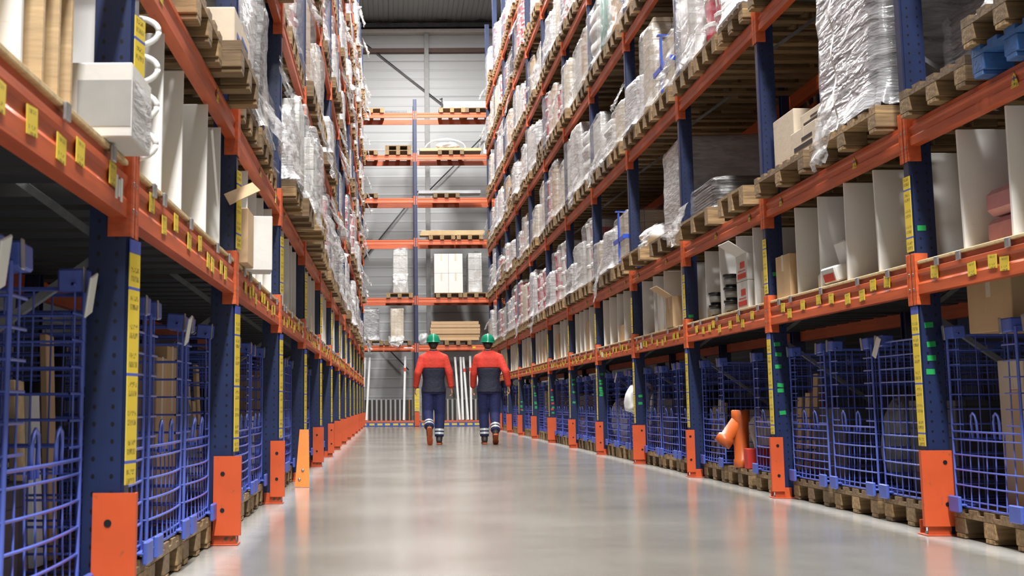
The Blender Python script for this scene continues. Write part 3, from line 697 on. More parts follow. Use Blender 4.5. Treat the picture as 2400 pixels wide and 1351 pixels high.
    put(RT, 2, 4, 0, 'tan', .5, film='film', flaps=1); put(RT, 2, 4, 1, 'sacks', .45, flaps=1); put(RT, 2, 4, 2, 'white', .75, 'plain white carton load, third beam level, fifth right bay, farthest slot', film='film_thin')
    put(RT, 2, 5, 0, 'sacks', .8, flaps=1); put(RT, 2, 5, 1, 'tan', 1.05); put(RT, 2, 5, 2, 'white', 1.02, film='film_thin')
    put(RT, 3, 3, 0, 'white', 1.0, flaps=1); put(RT, 3, 3, 1, 'red', 1.02, film='film_dense', flaps=2); put(RT, 3, 3, 2, 'brown', 1.02, film='film_thin')
    put(RT, 3, 4, 0, 'brown', 1.0, 'tall pale brown cardboard load, fourth beam level, fifth right bay', film='film_thin'); put(RT, 3, 4, 1, 'rolls', .95); put(RT, 3, 4, 2, 'sacks', .9)
def tape_on(h, y, z=None):
    z = LEVEL_T[1] if z is None else z
    o = [t for t in C.objects if t.get('category') == 'wrapped load'][-1]
    part('blue_tape', cached(('btp', h), lambda: MB().box(-.585, -.57, -.37, .37, h*.42, h*.42+.05).box(-.585, -.57, -.03, .03, .02, h*.98).box(-.6, .2, -.425, -.41, h*.42, h*.42+.05).box(-.612, .1, -.03, .03, h*1.0, h*1.0+.012).mesh('blue_tape', 'blue_tape')), o, label='crossed blue tape')
def m_lump(seed, mat, name):
    off = Vector((seed*5.1, 2, seed))
    def pt(u, v):
        a = 2*PI*u; t = PI*(v-.5); r = math.cos(t)**.6 if math.cos(t) > 0 else 0; c, s = math.cos(a), math.sin(a)
        k = r**.55*(.9+.26*noise.noise(Vector((c*2, s*2, v*3))+off)+.1*noise.noise(Vector((c*5, s*5, v*6))+off))
        return .5*c*k, .5*s*k, max(.0, .5+.5*math.sin(t)*(1+.4*noise.noise(Vector((c*2, s*2, 7))+off)))
    return MB().grid(pt, 36, 24, wrap=True).mesh(name, mat)

def explicit_left():
    # near bays of the second level
    for s in (0, 1, 2): EXPL['left', 1, 1, s] = 1; EXPL['left', 1, 0, s] = 1
    q_pallet(LT, .65, slot_y(LT, 1, 0), LEVEL_T[1], 'empty wooden pallet above the white shelf dividers, second left bay, nearest slot'); q_pallet(LT, .56, slot_y(LT, 1, 1), LEVEL_T[1], 'wooden pallet carrying crumpled film, second left bay, middle slot')
    thing('plastic_bag', 'crumpled heap of white film on a pallet, second level, second left bay', 'bag', LT.P(.4, slot_y(LT, 1, 1)+.1, LEVEL_T[1]+.152), me=cached('wsk', lambda: m_lump(5, 'white_plastic', 'plastic_bag')), scale=(.7, .6, .3))
    q_pallet(LT, .48, slot_y(LT, 1, 2)-.05, LEVEL_T[1], 'wooden pallet jutting out under the blue-printed box, left rack')
    carton('pale carton with blue print on a jutting pallet, left rack', LT.P(.22, slot_y(LT, 1, 2)-.05, LEVEL_T[1]+.152), PI, (.6, .66, .17), 'carton_pale', prints='blue_print')
    put(LT, 1, 2, 0, 'white', .95, 'grey-white film-wrapped load behind the blue-printed carton, left rack', film='film_dense', over=.02, flaps=1); put(LT, 1, 2, 1, 'dark', 1.0, 'wrapped coils in white film, second level, third left bay', film='film', over=.03, flaps=1)
    put(LT, 1, 2, 2, 'brown', .55, flaps=1, over=-.02)
    put(LT, 1, 3, 0, 'white', .55, film='film_dense', flaps=2, over=.1); put(LT, 1, 3, 1, 'white', .85, 'bright white carton load jutting into the aisle, second level, fourth left bay', film='film_thin', over=.14, flaps=1); put(LT, 1, 3, 2, 'white', .7, flaps=2, over=.2)
    put(LT, 1, 4, 0, 'dark', 1.0, 'silver and black ribbed load in torn film, second level, fifth left bay', film='film', over=.14, flaps=1); put(LT, 1, 4, 1, 'brown', .6, over=.1, flaps=2); put(LT, 1, 4, 2, 'red', .9, over=.1)

def random_fill():
    for S in (RT, LT):
        for lv in range(1, 7):
            top = LEVEL_T[lv]; clear = (LEVEL_B[lv+1]+.08 if lv < 6 else top+1.5) - top - .19
            for bay in range(S.nb):
                for s in range(3):
                    if (S.word, lv, bay, s) in EXPL: continue
                    y = slot_y(S, bay, s); over = R.uniform(.02, .08) if S is RT else R.uniform(-.02, .1); u = .6-over
                    seen = in_view(*sorted((S.X(u-.6), S.X(u+.6))), y-.4, y+.4, top, top+clear, 30)
                    if not seen and y > 10.5: continue
                    if not seen and lv > 4: continue  # unseen slots near the camera get added loads to darken the racks
                    typ = R.choices(['white', 'brown', 'tan', 'red', 'blue', 'wbucket', 'sacks', 'dark', 'none'], [22, 14, 16, 22 if bay > 3 else 6, 4, 8, 8, 4, 6])[0]
                    if lv == 6 and R.random() < .12: typ = 'none'
                    h = clear*(R.uniform(.5, .93) if typ != 'sacks' else R.uniform(.4, .75))
                    q_pallet(S, u, y, top, f'wooden pallet, {S.word} rack, {LEVN[lv]}, {ORD[bay+1]} bay, {SLOT[s]}')
                    if typ == 'none':
                        for i in range(R.randint(1, 3)): q_pallet(S, u+R.uniform(-.02, .02), y, top+.146*(i+1), f'spare wooden pallet stacked {ORD[i+2]} up, {S.word} rack, {LEVN[lv]}, {ORD[bay+1]} bay, {SLOT[s]}')
                        continue
                    fl = 1 if R.random() < .45 else 0 if seen else 0
                    load(typ, S, bay, lv, SLOT[s], u, y, top+.144, R.uniform(.74, .8), R.uniform(1.1, 1.2), h, None, fl)
    # the second row behind the right rack, glimpsed through the gaps
    for lv in range(1, 4):
        for bay in range(0, 6):
            y = RT.yc(bay); x0 = RT.X(1.35)
            if not in_view(x0, x0+1.2, y-1.3, y+1.3, LEVEL_T[lv], LEVEL_T[lv]+1.2): continue
            if lv == 1:
                o = thing('rack_upright', f'dim navy upright of the row behind the right rack, {ORD[bay+1]} from the camera', 'rack frame', (x0, y+1.4, 0), 0, 'uprights of the row behind'); part('front_post', cached('post', m_post), o)
            if 1: thing('rack_beam', f'dim orange beam of the rack row behind the right rack, {LEVN[lv]}, {ORD[bay+1]} bay', 'beam', (x0, y, LEVEL_B[lv]+.145), 0, 'beams of the row behind', cached(('beam', .13), lambda: m_beam(.13)), scale=(1, 1.012, 1))
            for s in range(3):
                q_pallet(RT, 1.35+.62, y+(-.9, 0, .9)[s], LEVEL_T[lv], f'dim wooden pallet behind the right rack, {LEVN[lv]}, {ORD[bay+1]} bay, {SLOT[s]}')
            o = thing('wrapped_load', f'dim brown carton load in the row behind, {LEVN[lv]}, {ORD[bay+1]} bay, right side', 'wrapped load', (x0+.75, y+.05, LEVEL_T[lv]+.15), 0, 'loads of the row behind', remat(cached('cont', m_content), R.choice(('stack_brown', 'stack_dark', 'stack_tan'))), scale=(1.0, 2.4, R.uniform(.4, .9)))
    PAL.sort(key=lambda p: p[0]*(1.3 if p[2] > 1.3 else 1))
    n = 0; rest = MB()
    for y, S, u, z, label, w, d, rz, mat, grp, name in PAL:
        n += 1
        if n <= 296:
            pallet(label, S.P(u, y, z+.003), S.rz+rz, grp or f'pallets of the {S.word} rack', w, d, (y < 10.5 and z < 4.6) or (z < 1 and y < 16), mat, name)
        else:
            X = S.X(u)
            for yy in (-.34, -.06, .22): rest.box(X-d/2, X+d/2, y+yy, y+yy+.12, z+.002, z+.122)
            rest.box(X-d/2, X+d/2, y-w/2, y+w/2, z+.122, z+.144)
    thing('wooden_pallets', 'many small wooden pallets under loads and cages at the far ends of both racks', 'pallets', me=fix(rest.mesh('wooden_pallets', 'pallet_wood')), kind='stuff')

# lowest shelf: white dividers and what stands between them -------------
def m_div(): return MB().cbox(.004, .86, -.009, .009, 0, .6, .002).box(0, .0055, -.0091, .0091, .001, .599, 1).mesh('shelf_divider', 'board_white', 'chip_edge')
def divider(S, bay, y, word, mat=None, tilt=None, sc=1):
    tilt = R.uniform(-.03, .03) if tilt is None else tilt
    thing('shelf_divider', f'white shelf divider board, {S.word} rack, {ORD[bay+1]} bay, {word} from the camera' if not mat else f'bare wooden divider board, {S.word} rack, {ORD[bay+1]} bay, {word}', 'divider', S.P(.03+R.uniform(0, .02), y, LEVEL_T[0]+.003), 0, f'dividers of the {S.word} shelf',
          remat(cached('div', m_div), *((mat, mat) if mat else ('board_white', 'chip_edge'))), rot=(tilt, 0, S.rz), scale=(1, 1, sc))
def m_tub(): return MB().lathe([(.05, 0), (.06, .082), (.067, .084), (.067, .104), (.06, .107), (.02, .106)], 20, [0, 1, 1, 1, 1]).mesh('tub', 'bucket_dark', 'black_plastic')
def tub(label, loc):
    o = thing('dark_tub', label, 'tub', loc, 0, 'dark tubs on the right shelf', cached('tub', m_tub))
    part('label_band', cached('tubl', lambda: MB().lathe([(.0545, .02), (.0595, .072)], 20).mesh('label_band', 'grey_strip')), o, label='pale grey label')
def shelf_goods():
    z = LEVEL_T[0]+.003
    spec = {('right', 0): [5.0, 5.55, 6.1, 6.63], ('right', 1): [7.3, 7.8, 8.3, 8.86, 9.37], ('right', 2): [10.45, 11.0, 11.55, 12.1], ('right', 3): [13.05, 13.9, 14.5, 15.1],
            ('left', 0): [2.35, 2.98], ('left', 1): [4.35, 4.79, 5.35, 5.97, 6.5], ('left', 2): [7.75, 8.3, 8.8, 9.3]}
    for S in (RT, LT):
        for bay in range(S.nb):
            yc = S.yc(bay)
            ys = spec.get((S.word, bay)) or [yc-1.1+R.uniform(-.03, .03)+.5*i for i in range(5)]
            if (S.word, bay) not in spec and R.random() < .4: ys.pop(R.randrange(5))
            for i, y in enumerate(ys): divider(S, bay, y, ORD[i+1])
            if (S.word, bay) not in spec:
                for _ in range(R.choice((0, 1, 1, 2))):
                    i = R.randrange(len(ys)-1); y = (ys[i]+ys[i+1])/2
                    if any(o.get('bayslot') == (f'{S.word}{bay}{i}') for o in C.objects): continue
                    hh = R.choice((.12, .2, .3, .42)); m = R.choice(('carton', 'carton', 'carton_pale', 'carton_white'))
                    c = carton(f'{ {"carton":"brown","carton_pale":"pale tan","carton_white":"white"}[m]} box between dividers, {S.word} rack lowest shelf, {ORD[bay+1]} bay, after divider {ORD[i+1]}', S.P(.3, y, z), S.rz, (.5, min(.32, ys[i+1]-ys[i]-.08), hh), m, 'boxes on the lowest shelf')
                    c['bayslot'] = f'{S.word}{bay}{i}'
    # nearest bays, as they look
    for i, y in enumerate((3.12, 3.3, 3.46)): divider(LT, 0, y, ('nearest of three', 'middle of three', 'farthest of three')[i], 'wood_board', tilt=0)
    o = carton('white carton with folded top at the near left upright, jutting over the shelf edge', LT.P(.1, 3.83, z), PI, (.34, .3, .21), 'carton_white', tape=False)
    part('print', cached('gp', lambda: MB().box(-.168, -.02, .1502, .152, .03, .16).mesh('print', 'grey_strip')), o, label='faded grey print')
    part('film_patch', cached('fp', lambda: MB().grid(lambda u, v: (-.174+.004*math.sin(u*9), -.14+u*.28, .01+v*.16), 8, 8).mesh('film_patch', 'film_dense')), o, label='crinkled film over the front')
    for i in range(4):
        thing('pipe_coil', f'white plastic pipe coil behind the near left upright, {("lowest", "second lowest", "third", "top")[i]} of four', 'coil', LT.P(.025, 4.19+.004*i, z+.075+.122*i), group='white coils by the near left upright', rot=(PI/2, 0, 0),
              me=cached('coil', lambda: MB().path([(.075*math.cos(t*2*PI/24), .045*math.sin(t*2*PI/24), .0) for t in range(25)], .0095, 8).mesh('pipe_coil', 'white_plastic')))
    thing('white_lath', 'thin white lath leaning across the second left bay dividers', 'lath', LT.P(.02, 6.2, z+.35), rot=(-.9, 0, 0), me=cached('lath', lambda: MB().cbox(-.012, 0, -.2, .2, -.01, .01, .003).mesh('white_lath', 'white_plastic')))
    carton('brown carton jutting into the aisle past the third left bay upright', LT.P(.17, 7.22, z), PI, (.42, .3, .29), 'carton', tape=False, flaps=False)
    thing('cardboard_sheet', 'bent cardboard sheet poking out above the jutting brown carton', 'cardboard', LT.P(-.045, 6.72, z+.31), rot=(-.5, .0, .1), me=cached('csh', lambda: MB().prism([(-.09, -.005), (.05, .07), (.09, .02), (-.06, -.07)], -.003, .003, 'y').mesh('cardboard_sheet', 'carton')))
    carton('white crushed box beside the jutting brown carton, third left bay', LT.P(.13, 7.56, z), PI+.1, (.5, .24, .3), 'carton_white', rot=(0, 0, PI+.12))
    for i in range(3): carton(f'orange carton with dark label deep between white dividers, {("bottom", "middle", "top")[i]} of its stack', RT.P(.62, 6.86, z+.135*i), 0, (.3, .3, .132), 'carton_orange', 'orange cartons in the nearest right bay', prints='black_plastic', tape=False)
    for i in range(2): thing('pink_sheet', f'folded pink plastic sheet between the nearest right dividers, {("lower", "upper")[i]}', 'sheet', RT.P(.3, 6.33, z+.14*i), me=cached('pink', lambda: MB().cbox(-.2, .2, -.17, .17, 0, .13, .03).mesh('pink_sheet', 'pink_sheet')), group='pink sheets in the nearest right bay')
    o = thing('white_tray', 'white plastic tray with a red front tilted between dividers, second right bay', 'tray', RT.P(.18, 8.6, z+.05), rot=(0, -.25, 0), me=cached('tray', lambda: MB().cbox(-.16, .16, -.13, .13, 0, .1, .01).cbox(-.04, .16, -.1, .1, .09, .24, .01).mesh('white_tray', 'white_plastic')))
    part('red_front', cached('trayr', lambda: MB().box(-.162, -.1605, -.1, .1, .01, .06).mesh('red_front', 'red_print')), o, label='red print')
    carton('brown carton at the far end of the second right shelf bay', RT.P(.25, 9.66, z), 0, (.44, .34, .3), 'carton')
    thing('small_canister', 'small white canister between dividers, second right bay', 'canister', RT.P(.14, 9.05, z), me=cached('can', lambda: MB().lathe([(.05, 0), (.052, .1), (.03, .12), (.03, .15), (.02, .152)], 16).mesh('small_canister', 'white_plastic')))
    for i, (y, n) in enumerate(((11.87, 2), (11.33, 3))):
        for j in range(n): tub(f'dark lidded tub, {("lower", "upper")[j] if n == 2 else ("bottom", "middle", "top")[j]} of the stack of {("two", "three")[n-2]}, third right shelf bay', RT.P(.08, y, z+.108*j))
    for j in range(2):
        o = carton(f'white box with red print, {("lower", "upper")[j]} of two stacked in the third right shelf bay', RT.P(.2, 10.75, z+.215*j), 0, (.36, .34, .212), 'carton_white', 'white boxes with red print', tape=False, flaps=j == 1)
        part('red_label', cached('rl', lambda: MB().box(-.1815, -.1802, -.13, .13, .02, .06).box(-.1815, -.1802, -.1, .04, .1, .15).box(-.1815, -.1802, -.11, .11, .075, .083).mesh('red_label', 'red_print')), o, label='red print')
    for j in range(2): carton(f'small pale carton by the third right upright, {("lower", "upper")[j]} of two', RT.P(.22, 10.26, z+.13*j), 0, (.3, .3-.08*j, .128), 'carton_pale', 'small cartons, third right bay')
    carton('open brown carton between white dividers, fourth right bay', RT.P(.2, 13.5, z), 0, (.4, .34, .3), 'carton', flaps=True)
    carton('tall white carton between dividers, fourth right bay', RT.P(.25, 14.2, z), 0, (.4, .3, .42), 'carton_white')

# ------------------------------------------------------------------ floor level
def goods_in_cage(S, bay, s, u, y, k):
    z = .154; w = f'{S.word} rack, {ORD[bay+1]} bay, {SLOT[s]}'
    if k == 'tall':
        for i in range(2): carton(f'tall brown carton in the cage, {w}, {("nearer", "farther")[i]} of two', S.P(u-.32+R.uniform(-.06, .1), y-.17+.33*i, z), S.rz, (.3, .28, R.uniform(.55, .85)), R.choice(('carton', 'carton_pale')), 'cartons in the cages')
    elif k == 'low':
        carton(f'low carton filling the cage, {w}', S.P(u-.1, y, z), S.rz, (.7, .6, R.uniform(.25, .45)), R.choice(('carton', 'carton_white')), 'cartons in the cages')
    elif k in ('white', 'grey'):
        thing('sack', f'lumpy {k} sack in the cage, {w}', 'sack', S.P(u-.2, y, z), R.uniform(0, 6), 'sacks in the cages', remat(cached(('lump', 2), lambda: m_lump(2, 'sack', 'sack')), 'sack' if k == 'white' else 'sack_grey'), scale=(.42, .48, R.uniform(.4, .6)))
        if bay < 4: thing('sack', f'smaller {k} sack behind another in the cage, {w}', 'sack', S.P(u+.27, y+.02, z), 2, 'sacks in the cages', remat(cached(('lump', 4), lambda: m_lump(4, 'sack', 'sack')), 'sack' if k == 'white' else 'sack_grey'), scale=(.34, .46, .45))
    elif k == 'tubes':
        for i in range(5): thing('dark_tube', f'dark tube in the cage, {w}, {ORD[i+1]} from the camera', 'tube', S.P(u-.3+R.uniform(-.1, .3), y-.26+.13*i, z), rot=(R.uniform(-.05, .05), R.uniform(-.06, .06), 0), group='tubes in the cages', me=cached('dtube', lambda: MB().lathe([(.045, 0), (.045, 1), (.04, 1), (.035, .95)], 12).mesh('dark_tube', 'black_rubber')), scale=(1, 1, R.uniform(.5, .8)))
    elif k == 'boards':
        for i in range(3): thing('board', f'board leaning in the cage, {w}, {ORD[i+1]} from the camera', 'board', S.P(u-.32, y-.22+.2*i, z+.006), rot=(R.uniform(-.06, .06), .06*S.sg, 0), group='boards in the cages', me=remat(cached('board', lambda: MB().cbox(-.012, .012, -.055, .055, 0, .8, .003).mesh('board', 'wood_board')), R.choice(('wood_board', 'white_plastic', 'carton'))), scale=(1, 1, R.uniform(.6, 1)))
    elif k == 'dark':
        carton(f'dark crate in the cage, {w}', S.P(u, y, z), S.rz, (.9, .66, R.uniform(.3, .6)), 'stack_dark', 'cartons in the cages', tape=False)
def ground():
    KN = {('right', 0, 2): ('tall', False, 0), ('right', 0, 1): ('tall', False, 1), ('right', 1, 0): ('dark', True, 0), ('right', 1, 1): ('grey', False, 1), ('right', 1, 2): ('dark', False, 2),
          ('right', 2, 0): ('boards', False, 0), ('right', 2, 2): ('white', False, 2), ('right', 3, 0): ('boards', False, 0), ('right', 3, 1): ('tubes', False, 1), ('right', 3, 2): ('dark', False, 0), ('right', 4, 0): ('boards', False, 2), ('right', 4, 1): ('boards', False, 1), ('right', 4, 2): ('low', False, 0),
          ('left', 0, 2): ('dark', False, 0), ('left', 0, 1): ('dark', False, 1), ('left', 1, 0): ('boards', False, 0), ('left', 1, 1): ('tubes', False, 0), ('left', 1, 2): ('tall', False, 1)}
    for S in (RT, LT):
        for bay in range(S.nb):
            for s in range(3):
                y = slot_y(S, bay, s); u = .7
                if S is LT and bay == 0 and s == 0: continue
                if not in_view(*sorted((S.X(.08), S.X(1.28))), y-.4, y+.4, 0, 1.05, 20): continue
                q_pallet(S, u, y, 0, f'wooden floor pallet under a blue wire cage, {S.word} rack, {ORD[bay+1]} bay, {SLOT[s]}', rz=R.uniform(-.015, .015), grp=f'floor pallets of the {S.word} rack')
                if (S.word, bay, s) == ('right', 2, 1): continue
                k, full, seed = KN.get((S.word, bay, s)) or (R.choice(('tall', 'low', 'white', 'grey', 'tubes', 'boards', 'dark', 'dark')), R.random() < .12, R.choice((0, 0, 1, 2)))
                cage(S, bay, s, u, y, full, lab=('with a full front ' if full else ''), seed=seed, lite=bay > 6) ['label'] = f'blue wire cage {"with closed front" if full else "with half-open front"}, {S.word} rack floor, {ORD[bay+1]} bay, {SLOT[s]}'
                goods_in_cage(S, bay, s, u, y, k)
    # the orange drain pipe standing on its own pallet
    y = slot_y(RT, 2, 1)
    pr = [(.062, 0), (.07, .004), (.07, .06), (.062, .07), (.062, .36), (.074, .375), (.074, .46), (.064, .465), (.06, .46), (.058, .3)]
    o = thing('drain_pipe', 'orange plastic drain pipe branch standing on a floor pallet, third right bay', 'pipe', RT.P(.13, y+.02, .15), me=cached('dp', lambda: MB().lathe(pr, 24).mesh('drain_pipe', 'pipe_orange')), scale=(1.0, 1.0, 1.0))
    part('branch', cached('dpb', lambda: MB().lathe([(.055, 0), (.055, .2), (.07, .215), (.07, .3), (.06, .3), (.055, .2)], 24).mesh('branch', 'pipe_orange')), o, (-.02, .0, .38), (0, -2.5, 0), scale=(1, 1, .8))
    for i, (dx, dy, h) in enumerate(((.5, .1, .62), (.5, -.1, .5))): thing('drain_pipe', f'long orange pipe upright behind the pipe branch, {("taller", "shorter")[i]}', 'pipe', RT.P(.3+dx, y+dy, .15), me=cached('dp2', lambda: MB().lathe([(.06, 0), (.06, .9), (.072, .91), (.072, 1), (.06, 1), (.055, .9)], 20).mesh('drain_pipe', 'pipe_orange')), scale=(1, 1, h), group='orange pipes behind the branch')
    carton('small red box beside the orange pipe branch', RT.P(.2, y-.22, .15), 0, (.2, .12, .16), 'red', tape=False)
    thing('sack', 'tied white sack against the orange pipe, third right bay', 'sack', RT.P(.5, y+.2, .152), 0, None, cached('wsk2', lambda: m_lump(6, 'sack', 'sack')), scale=(.5, .36, .4))
    carton('large brown carton resting on top of the nearest right cage', RT.P(.45, slot_y(RT, 0, 2)-.02, 1.012), .03, (.58, .46, .27), 'carton')
    thing('plastic_bag', 'white plastic bag draped over a cage gate, fifth right bay', 'bag', RT.P(.06, slot_y(RT, 4, 0), .56), rot=(0, .4, 0), me=cached('bag3', lambda: m_lump(8, 'white_plastic', 'plastic_bag')), scale=(.32, .4, .36))
    # paper tags tied to the cages
    for i, (S, b, s) in enumerate(((LT, 0, 2), (LT, 0, 1), (LT, 1, 1), (RT, 1, 0), (RT, 4, 1), (LT, 4, 0))):
        thing('paper_tag', f'pale paper tag hooked to a cage corner, {S.word} rack, {ORD[b+1]} bay, {SLOT[s]}', 'tag', S.P(.074, slot_y(S, b, s)+.3, 1.0), me=cached('ptag', lambda: MB().cbox(-.004, .004, -.035, .035, -.07, .05, .003).mesh('paper_tag', 'white_paper')), rot=(.3, .2, 0), group='paper tags on the cages')

# ------------------------------------------------------------------ the cross rack at the end of the aisle
def cross_rack():
    PX = (-1.9, .80, 3.5); LV = [2.27, 3.70, 5.47, 6.76, 8.10, 9.42]
    for i, x in enumerate(PX):
        f = thing('rack_upright', ('navy frame of the far cross rack behind the left rack', 'navy upright frame in the middle of the far cross rack', 'navy frame of the far cross rack beside the right rack')[i], 'rack frame', (x, YF, 0), PI/2, 'uprights of the far cross rack')
        s = (1, 1.1, 10.0/POST_H)
        part('front_post', cached('post', m_post), f, scale=s); part('rear_post', cached('post', m_post), f, (1.1, 0, 0), (0, 0, PI), scale=s)
        part('label_strip', cached('strip0', lambda: m_strip(.45, 1.13)), f, scale=(1, 1.6, 1)); part('foot_plate', cached('foot', m_foot), f)
        o = thing('column_guard', f'orange guard on the far cross rack, {("left", "middle", "right")[i]} upright', 'column guard', (x-.075, YF-.03, 0), 0, 'guards of the far cross rack', cached('xg', lambda: MB().cbox(0, .15, -.01, .0, .02, .43, .003).mesh('column_guard', 'orange_guard')))
    for lv, b in enumerate(LV):
        for i in (0, 1):
            xc = (PX[i]+PX[i+1])/2
            for y, n, rz in ((YF+.004, 'front', PI/2), (YF+1.1, 'rear', -PI/2)):
                o = thing('rack_beam', f'orange {n} beam of the far cross rack, {ORD[lv+1]} level up, {("left", "right")[i]} bay', 'beam', (xc, y, b+.075), rz, 'beams of the far cross rack', cached(('beam', .155), lambda: m_beam(.155)), scale=(1, .955, 1))
                if n == 'front':
                    part('connector', cached('conn', m_conn), o, (-.006, 1.4064, 0)); part('connector', cached('conn', m_conn), o, (-.006, -1.4064, 0), scale=(1, -1, 1))
                    if lv == 0: part('sticker', cached('stick', m_stick), o, (-.001, -.4 if i else .95, 0), label='yellow sticker'); part('sticker', remat(cached('stick', m_stick), 'white_paper'), o, (-.001, -1.15, 0), scale=(1, 3, .6), label='white label')
    for i in (0, 1):
        xc = (PX[i]+PX[i+1])/2
        o = thing('floor_beam', f'blue floor beam with yellow stickers, far cross rack, {("left", "right")[i]} bay', 'beam', (xc, YF+.02, .003), 0, 'floor beams of the cross rack', cached('fb', lambda: MB().cbox(-1.26, 1.26, 0, .06, 0, .12, .004).mesh('floor_beam', 'base_blue')))
        for j in range(11): part('sticker', cached('fst', lambda: MB().box(-.075, .075, -.002, 0, -.03, .03).mesh('sticker', 'yellow_sticker')), o, (-1.15+.23*j+R.uniform(-.02, .02), 0, .065), label='yellow sticker')
        thing('floor_shelf', f'brown shelf board above the blue floor beam, {("left", "right")[i]} bay of the cross rack', 'shelf', (xc, YF+.02, .125), 0, None, cached('fs', lambda: MB().cbox(-1.26, 1.26, 0, 1.0, 0, .05, .004).mesh('floor_shelf', 'orange')))
        thing('back_panel', f'black panel behind the short grey strips, {("left", "right")[i]} bay of the cross rack', 'panel', (xc, YF+.3, .177), 0, None, cached('bp', lambda: MB().cbox(-1.2, 1.2, 0, .03, 0, .62, .004).mesh('back_panel', 'long_black')))
        for j in range(17):
            br = j in (3, 16)
            thing('upright_strip', f'{"brown" if br else "grey"} strip on the black panel, {("left", "right")[i]} cross rack bay, {ORDX[j+1]} from the left', 'strip', (xc-1.12+.14*j, YF+.24, .177), 0, 'strips on the cross rack panels', remat(cached('ust', lambda: MB().cbox(-.028, .028, 0, .05, 0, .63, .004).mesh('upright_strip', 'grey_strip')), 'brown_strip' if br else 'grey_strip'), scale=(.5, 1, 1.0) if br else None)
    for i, (x0, x1, h) in enumerate(((-.86, -.75, 1.95), (-.72, -.61, 1.95), (.4, .46, 1.98), (2.08, 1.96, 1.95), (2.18, 2.13, 1.95), (2.33, 2.21, 1.95), (2.43, 2.42, 1.98), (2.7, 2.62, 1.85))):
        o = thing('white_pole', f'long white pole leaning in the far cross rack, {ORD[i+1]} from the left', 'pole', (x0, YF+.12, .177), rot=(-.06, math.atan2(x1-x0, h), 0), group='white poles in the cross rack', me=cached('pole', lambda: MB().cbox(-.032, .032, -.02, .02, .012, 1.9, .006).mesh('white_pole', 'white_plastic')), scale=(1, 1, h/1.95))
        if i in (2, 5, 6): part('red_mark', cached('rm', lambda: MB().box(-.033, .033, -.0225, -.0201, 1.45, 1.55).mesh('red_mark', 'red_print')), o, label='red band')
    zl = [b+.153 for b in LV]
    def pal(x, lv, lab, y=.55, rz=PI/2, d=1.2, w=.8): d = 1.2; pallet(lab, (x, YF+y, zl[lv]), rz, 'pallets of the far cross rack', w, d, False)
    def wr(x, lv, typ, w, h, lab, film='film', z=.152, d=.9):
        o = thing('wrapped_load', lab, 'wrapped load', (x, YF+.5, zl[lv]+z), PI/2, 'loads on the far cross rack')
        part('carton_stack', remat(cached('cont', m_content), 'stack_'+typ), o, scale=(d*.93, w*.93, h)); film_part(o, (d, w, h), film); return o
    # lowest level
    pal(-.6, 0, 'pallet under the grey wrapped box at the left of the cross rack'); wr(-.62, 0, 'dark', .62, 1.0, 'grey box in clear film at the far left of the cross rack, lowest level', 'film')
    pal(.25, 0, 'pallet under the narrow tan carton, cross rack lowest level'); o = wr(.22, 0, 'tan', .44, 1.0, 'narrow tan carton in film beside the middle upright, lowest cross rack level', 'film_thin'); flap_part(o, .9, .4, .3, 1)
    pal(2.05, 0, 'pallet under the long tan boxes, cross rack lowest level')
    for i in range(6): carton(f'long tan box behind the workers, {("lowest", "second lowest", "middle", "fourth", "fifth", "top")[i]} of six', (1.98+R.uniform(-.012, .012), YF+.5+R.uniform(-.02, .02), zl[0]+.147+.096*i), PI/2, (.7, 1.48+R.uniform(-.04, .04), .09), 'carton', 'long tan boxes on the cross rack', tape=False)
    o = [t for t in C.objects if t.get('category') == 'box'][-1]
    part('print', cached('lprint', lambda: MB().box(-.352, -.3505, -.66, -.5, .05, .075).box(-.352, -.3505, -.66, -.5, -.06, -.03).box(-.352, -.3505, -.64, -.48, -.24, -.2).box(-.352, -.3505, .52, .68, -.05, .06).mesh('print', 'black_plastic')), o, label='printed marks') if 0 else None
    thing('plastic_bag', 'clear crumpled plastic bag left of the long tan boxes', 'bag', (1.02, YF+.35, zl[0]), me=remat(cached('wsk', lambda: m_lump(5, 'white_plastic', 'plastic_bag')), 'film_dense'), scale=(.36, .5, .36))
    # second
    pal(.3, 1, 'pallet under the tall white carton tower left of the middle upright'); o = wr(.33, 1, 'white', .5, 1.35, 'tall white carton tower in film left of the middle upright', 'film_thin'); flap_part(o, .9, .4, 1.2, 1)
    pal(1.8, 1, 'pallet under the four white cartons')
    for i in range(4): carton(f'large white carton, {("lower left", "lower right", "upper left", "upper right")[i]} of four on the cross rack', (1.57+.435*(i % 2), YF+.45, zl[1]+.144+.6*(i//2)), PI/2, (.8, .43, .595), 'carton_white', 'four white cartons on the cross rack')
    pal(2.62, 1, 'pallet under the slim white carton tower at the right of the cross rack'); o = wr(2.6, 1, 'white', .46, 1.25, 'slim white carton tower in film at the right of the cross rack', 'film_thin')
    for x in (.33, 2.6):
        pass
    # third: boards
    pal(1.6, 2, 'pallet under the long pale boards, left of two'); pal(2.45, 2, 'pallet under the long pale boards, right of two', d=.8)
    for i in range(3): thing('long_board', f'long pale board lying across two pallets of the cross rack, {("lowest", "middle", "top")[i]} of three', 'board', (1.9+.02*i, YF+.3, zl[2]+.145+.052*i), 0, 'long boards on the cross rack', cached('lb2', lambda: MB().cbox(-.97, .97, -.15, .3, 0, .05, .005).mesh('long_board', 'wood_board')))
    # fourth: metal profiles and a lone pallet
    pal(1.75, 3, 'pallet holding long metal profiles on the cross rack', d=.8); pal(-.75, 3, 'dark pallet with a blue bundle at the left of the cross rack')
